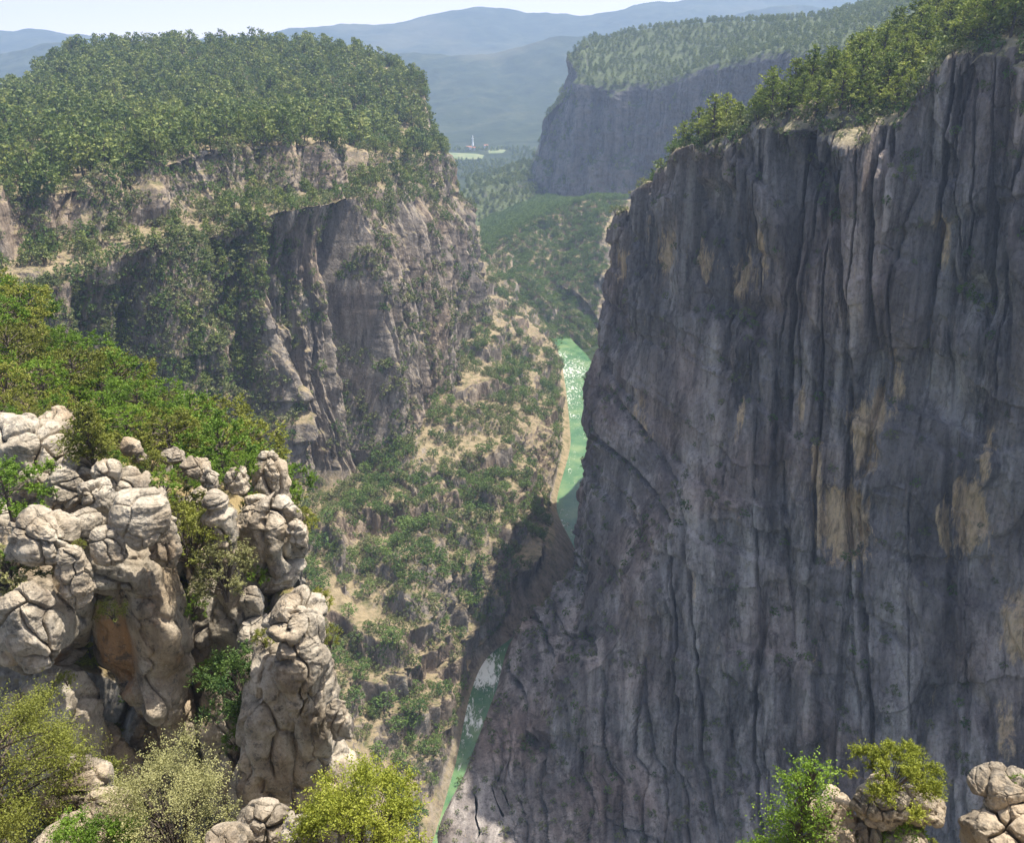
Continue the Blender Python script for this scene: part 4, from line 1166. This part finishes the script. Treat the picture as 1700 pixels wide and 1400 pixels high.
# near slope trees: one of a kind placements then the scattered ones
def near_label(px_, py_, k):
    side = 'upper left' if px_ < 140 and py_ < 640 else 'far left' if px_ < 90 else 'middle' if px_ < 300 else 'right end'
    return side
NL = {'upper left': 'bright green tree at the upper left of the near wooded slope', 'far left': 'bright green tree at the left edge of the near slope behind the boulders',
      'middle': 'yellow green tree in the middle of the near slope above the outcrop', 'right end': 'olive green tree at the right end of the near slope by the pinnacles'}
k = 0
for p_ in NEARP:
    a, b_, d_ = proj(p_)
    sdl = near_label(a, b_, k)
    kind = [PINE_S, OAK_S, BUSH_S, OAK_S, BUSH_S][k % 5]
    hh = rng.uniform(4.2, 7.0) if kind is not BUSH_S else rng.uniform(2.4, 4.2)
    if p_[1] < 74: hh *= 0.5
    place_parts('pine_tree' if kind is PINE_S else 'broadleaf_tree' if kind is OAK_S else 'bush', kind[rng.randrange(3)], p_, hh,
                NL[sdl] if kind is not BUSH_S else NL[sdl].replace(' tree', ' bush'), 'tree' if kind is not BUSH_S else 'bush', 'trees of the near slope, ' + sdl, rng)
    k += 1
for p_ in NEARW:
    place_parts('bush', BUSH_S[rng.randrange(3)], p_, rng.uniform(0.9, 2.0), 'small green bush on the shaded rock wall behind the pinnacles', 'bush', 'bushes on the near rock wall', rng)
print('NEAR', len(NEARP), len(NEARW))

rpx, rpy, rdp = proj(RIGHT)
def on_wall(px_, py_):
    d2_ = (rpx - px_) ** 2 + (rpy - py_) ** 2
    m_ = d2_ < 30
    if not m_.any():
        i_ = np.unravel_index(np.argmin(d2_), d2_.shape)
    else:
        dd = np.where(m_, rdp, 1e9); i_ = np.unravel_index(np.argmin(dd), dd.shape)
    return RIGHT[i_]
for i, (px_, py_, hh, lab) in enumerate([(1497, 300, 6.0, 'tall light green shrub in a crack high on the shaded right wall'), (1500, 272, 4.0, 'pale shrub directly above the tall one in the crack of the right wall'),
        (1474, 344, 3.0, 'small round shrub below the tall one on the right wall'), (1216, 300, 4.5, 'dangling shrub just under the rim on the left part of the right wall'), (1326, 236, 4.0, 'shrub on the bright rim ledge of the right wall'),
        (1582, 228, 3.2, 'small bright shrub under the high rim of the right wall'), (1690, 190, 4.0, 'shrub near the top of the right wall at the photo edge'), (1522, 160, 6.0, 'leaning shrub where the rim of the right wall steps up'),
        (1285, 705, 3.5, 'dark shrub in the middle of the shaded right wall'), (1325, 612, 3.5, 'dark shrub above the middle of the shaded right wall'), (1195, 405, 4.0, 'dark shrub in a shaded recess of the right wall'),
        (1385, 360, 4.0, 'dark shrub high in the shaded hollow of the right wall'), (1240, 525, 5.0, 'dark shrub on the long ledge of the right wall'), (1215, 522, 4.0, 'second dark shrub on the long ledge of the right wall, nearer the river'),
        (1600, 500, 5.5, 'dark shrub in the large hollow at the right side of the wall'), (1640, 520, 4.5, 'dark shrub at the outer edge of the large hollow in the wall'), (1050, 555, 4.5, 'dark shrub on the left shoulder of the right wall'),
        (1230, 860, 3.5, 'dark shrub low on the right wall left of the ochre stain'), (1060, 1120, 4.0, 'dark shrub near the foot of the right wall')]):
    place_single('shrub', BUSH_F[i % 3], (*on_wall(px_, py_), hh), lab, 'shrub', 'shrubs picked out on the right wall', rng)

def hero(name, px_, py_, Y_, hpx, kind, seed, n, leaf, ncl, mat, label, cat, wide=None, limb=6):
    """plant whose base is at P(px,py,Y), height hpx photo pixels"""
    c = P(px_, py_, Y_)
    dep = Y_ * cp + (CAMZ - c[2]) * sp
    h = hpx * dep / FPX / 0.9
    crown, wood = build_plant(seed, kind, h, n, leaf, ncl, spread=wide, limb_k=limb)
    e = bpy.data.objects.new(name, None); COL.objects.link(e); e.location = c
    e['label'] = label; e['category'] = cat
    pr = two_part(crown, wood, mat)
    link('crown', pr[0], e); link('trunk', pr[1], e)
    return e
for i, (px_, py_, Y_, hh, lab) in enumerate([
        (22, 772, 60, 2.2, 'round green bush on top of the broad grey boulder at the left edge'), (150, 762, 58.5, 1.6, 'small green bush behind the central wedge boulder'),
        (250, 775, 59, 2.0, 'olive bush just right of the small round boulder'), (272, 812, 56.5, 2.2, 'bush hugging the right shoulder behind the large round boulder'),
        (305, 838, 60, 2.2, 'bush in the gap between the outcrop and the striped pinnacle'), (132, 900, 47.6, 0.7, 'green tuft on the rounded boulder left of the cave overhang'),
        (405, 775, 63, 2.0, 'bush between the knobbly rock and the tall pinnacle top'), (425, 850, 62, 2.2, 'bush on the left shoulder of the tall pinnacle'),
        (335, 850, 61, 2.4, 'bush behind the striped conical pinnacle'), (430, 955, 58, 1.5, 'small bush low on the tall pinnacle'), (535, 1000, 50, 1.6, 'light green bush on the outer top of the lower pinnacle'),
        (548, 1060, 49, 1.5, 'light green bush on the outer flank of the lower pinnacle'), (350, 1120, 54, 2.0, 'bush deep in the shaded gully beside the outcrop'), (440, 1060, 50, 1.4, 'bush at the left foot of the blocky flat rock'),
        (85, 862, 49, 1.0, 'tuft on the layered boulder at the left'), (18, 940, 47, 1.8, 'leafy bush on the left edge under the layered boulder'), (112, 1125, 47, 1.0, 'hanging green tuft below the long rock rib'),
        (60, 790, 58, 1.6, 'bush in the dark hollow under the broad grey boulder'), (320, 1010, 57, 2.0, 'bush on the right flank of the outcrop tower'), (505, 860, 60, 1.5, 'yellowish bush at the outer edge of the tall pinnacle'),
        (300, 900, 57, 2.4, 'leafy bush at the back of the gap beside the outcrop'), (390, 1230, 51, 1.6, 'bush hanging low in the shaded gully'), (1420, 1405, 16.6, 0.45, 'small green tuft among the rough blocks at the bottom right'), (1540, 1400, 16.6, 0.4, 'small tuft right of the pedestal rock at the bottom right')]):
    place_parts('bush', BUSH_S[i % 3], P(px_, py_ + 12, Y_), hh, lab, 'bush', 'small bushes among the foreground rocks', rng)
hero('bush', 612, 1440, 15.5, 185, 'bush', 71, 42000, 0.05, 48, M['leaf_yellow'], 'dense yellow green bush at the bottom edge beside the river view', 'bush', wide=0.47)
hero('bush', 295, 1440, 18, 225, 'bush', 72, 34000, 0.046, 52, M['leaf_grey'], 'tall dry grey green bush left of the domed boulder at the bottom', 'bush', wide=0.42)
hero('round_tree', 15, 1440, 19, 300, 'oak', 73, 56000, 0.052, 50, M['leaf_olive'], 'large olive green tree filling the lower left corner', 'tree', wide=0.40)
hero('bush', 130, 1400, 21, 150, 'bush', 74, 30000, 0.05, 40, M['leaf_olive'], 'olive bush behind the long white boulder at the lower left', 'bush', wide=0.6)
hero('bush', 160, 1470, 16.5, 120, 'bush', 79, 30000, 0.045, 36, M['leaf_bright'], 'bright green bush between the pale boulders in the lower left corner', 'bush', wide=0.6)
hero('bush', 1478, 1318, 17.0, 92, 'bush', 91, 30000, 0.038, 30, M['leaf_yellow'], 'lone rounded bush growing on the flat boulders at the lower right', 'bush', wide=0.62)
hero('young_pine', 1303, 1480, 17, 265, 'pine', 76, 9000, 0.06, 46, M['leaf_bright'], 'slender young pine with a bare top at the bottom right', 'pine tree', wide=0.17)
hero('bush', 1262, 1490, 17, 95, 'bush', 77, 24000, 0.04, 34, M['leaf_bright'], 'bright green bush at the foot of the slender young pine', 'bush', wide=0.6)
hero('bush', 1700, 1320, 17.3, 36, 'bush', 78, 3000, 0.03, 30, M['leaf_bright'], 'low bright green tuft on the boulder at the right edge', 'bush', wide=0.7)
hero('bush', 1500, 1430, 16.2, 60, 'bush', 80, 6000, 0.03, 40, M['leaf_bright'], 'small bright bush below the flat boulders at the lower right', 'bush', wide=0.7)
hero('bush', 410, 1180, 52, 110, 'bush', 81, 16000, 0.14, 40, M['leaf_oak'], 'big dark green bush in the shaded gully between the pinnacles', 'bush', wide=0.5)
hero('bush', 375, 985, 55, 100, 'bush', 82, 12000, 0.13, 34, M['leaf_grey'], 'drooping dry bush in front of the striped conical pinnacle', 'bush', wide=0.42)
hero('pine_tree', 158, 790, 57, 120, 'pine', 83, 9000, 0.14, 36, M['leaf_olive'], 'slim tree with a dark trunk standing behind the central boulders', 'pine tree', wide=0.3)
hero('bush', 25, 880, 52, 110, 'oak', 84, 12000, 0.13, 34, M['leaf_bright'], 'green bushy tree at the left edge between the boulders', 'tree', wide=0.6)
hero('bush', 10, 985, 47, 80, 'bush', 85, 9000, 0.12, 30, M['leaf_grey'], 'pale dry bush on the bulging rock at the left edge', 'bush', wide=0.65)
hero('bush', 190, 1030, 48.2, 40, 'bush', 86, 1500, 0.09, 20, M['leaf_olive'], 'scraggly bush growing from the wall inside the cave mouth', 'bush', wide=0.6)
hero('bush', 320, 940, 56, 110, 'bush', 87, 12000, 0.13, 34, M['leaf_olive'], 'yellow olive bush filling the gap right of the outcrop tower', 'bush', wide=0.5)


# ------------------------------------------------------------------ tiny buildings beyond the meadow
def lathe(prof, k=12):
    V = [(r_ * math.cos(6.2832 * j / k), r_ * math.sin(6.2832 * j / k), z_) for (r_, z_) in prof for j in range(k)]
    F = [(i * k + j, i * k + (j + 1) % k, (i + 1) * k + (j + 1) % k, (i + 1) * k + j) for i in range(len(prof) - 1) for j in range(k)]
    return np.array(V), np.array(F)
b = NB('white_plaster'); M['white'] = b.out(b.ramp(b.noise(b.objco(), 0.5, 3), [(0.3, 0.7), (0.7, 0.85)]), 0.8)
b = NB('roof_tile'); M['roof'] = b.out(b.ramp(b.noise(b.objco(), 1.5, 3), [(0.3, (0.3, 0.13, 0.08)), (0.7, (0.45, 0.22, 0.14))]), 0.8)
tw = bpy.data.objects.new('tower', None); COL.objects.link(tw); tw.location = Q(785, 2720, 2)
tw['label'] = 'slender white tower standing far off behind the pale meadow'; tw['category'] = 'tower'
link('shaft', mesh_from('shaft', *lathe([(3.0, -3), (3.0, 8), (2.2, 9), (2.0, 22)]), M['white'], True), tw)
link('balcony', mesh_from('balcony', *lathe([(2.0, 22), (3.2, 22.6), (3.2, 24), (1.7, 24.1)]), M['white']), tw)
link('spire', mesh_from('spire', *lathe([(1.7, 24.1), (1.6, 27.5), (0.02, 33)]), M['white']), tw)
for k, (px_, y_, wx, lab) in enumerate([(779, 2660, 14, 'tiny white house left of the far white tower'), (786, 2640, 10, 'tiny white house directly below the far white tower'), (807, 2700, 12, 'tiny pale house to the right of the far white tower')]):
    h0 = bpy.data.objects.new('house', None); COL.objects.link(h0); h0.location = Q(px_, y_, 1.5); h0['label'] = lab; h0['category'] = 'house'; h0['group'] = 'houses beyond the meadow'
    a_, d_ = wx / 2, 4.5
    me = bpy.data.meshes.new('wall'); me.from_pydata([(-a_, -d_, -2), (a_, -d_, -2), (a_, d_, -2), (-a_, d_, -2), (-a_, -d_, 6), (a_, -d_, 6), (a_, d_, 6), (-a_, d_, 6)], [], [(0, 1, 5, 4), (1, 2, 6, 5), (2, 3, 7, 6), (3, 0, 4, 7)]); me.materials.append(M['white']); link('wall', me, h0)
    a_ += .6; d_ += .6
    me = bpy.data.meshes.new('roof'); me.from_pydata([(-a_, -d_, 6.02), (a_, -d_, 6.02), (a_, d_, 6.02), (-a_, d_, 6.02), (-a_, 0, 9), (a_, 0, 9)], [], [(0, 1, 5, 4), (2, 3, 4, 5), (1, 2, 5), (3, 0, 4), (3, 2, 1, 0)]); me.materials.append(M['roof']); link('roof', me, h0)

# ------------------------------------------------------------------ HAZE
b = NB('haze')
pv = b.n('ShaderNodeVolumePrincipled')
pv.inputs['Color'].default_value = (0.51, 0.68, 1.0, 1)
pv.inputs['Density'].default_value = 0.00014
pv.inputs['Anisotropy'].default_value = 0.2
o_ = b.n('ShaderNodeOutputMaterial')
b.l(pv.outputs[0], o_.inputs['Volume'])
M['haze'] = b.m
x0, x1, y0, y1, z0, z1 = -12000, 12000, -6100, 10100, -60, 600
hv = [(x, y, z_) for z_ in (z0, z1) for y in (y0, y1) for x in (x0, x1)]
hf = [(0, 2, 3, 1), (4, 5, 7, 6), (0, 1, 5, 4), (2, 6, 7, 3), (0, 4, 6, 2), (1, 3, 7, 5)]
me = bpy.data.meshes.new('haze'); me.from_pydata(hv, [], hf); me.materials.append(M['haze'])
hz = link('haze', me, kind='stuff', label='pale blue haze lying in the canyon air and over the far hills', category='haze')
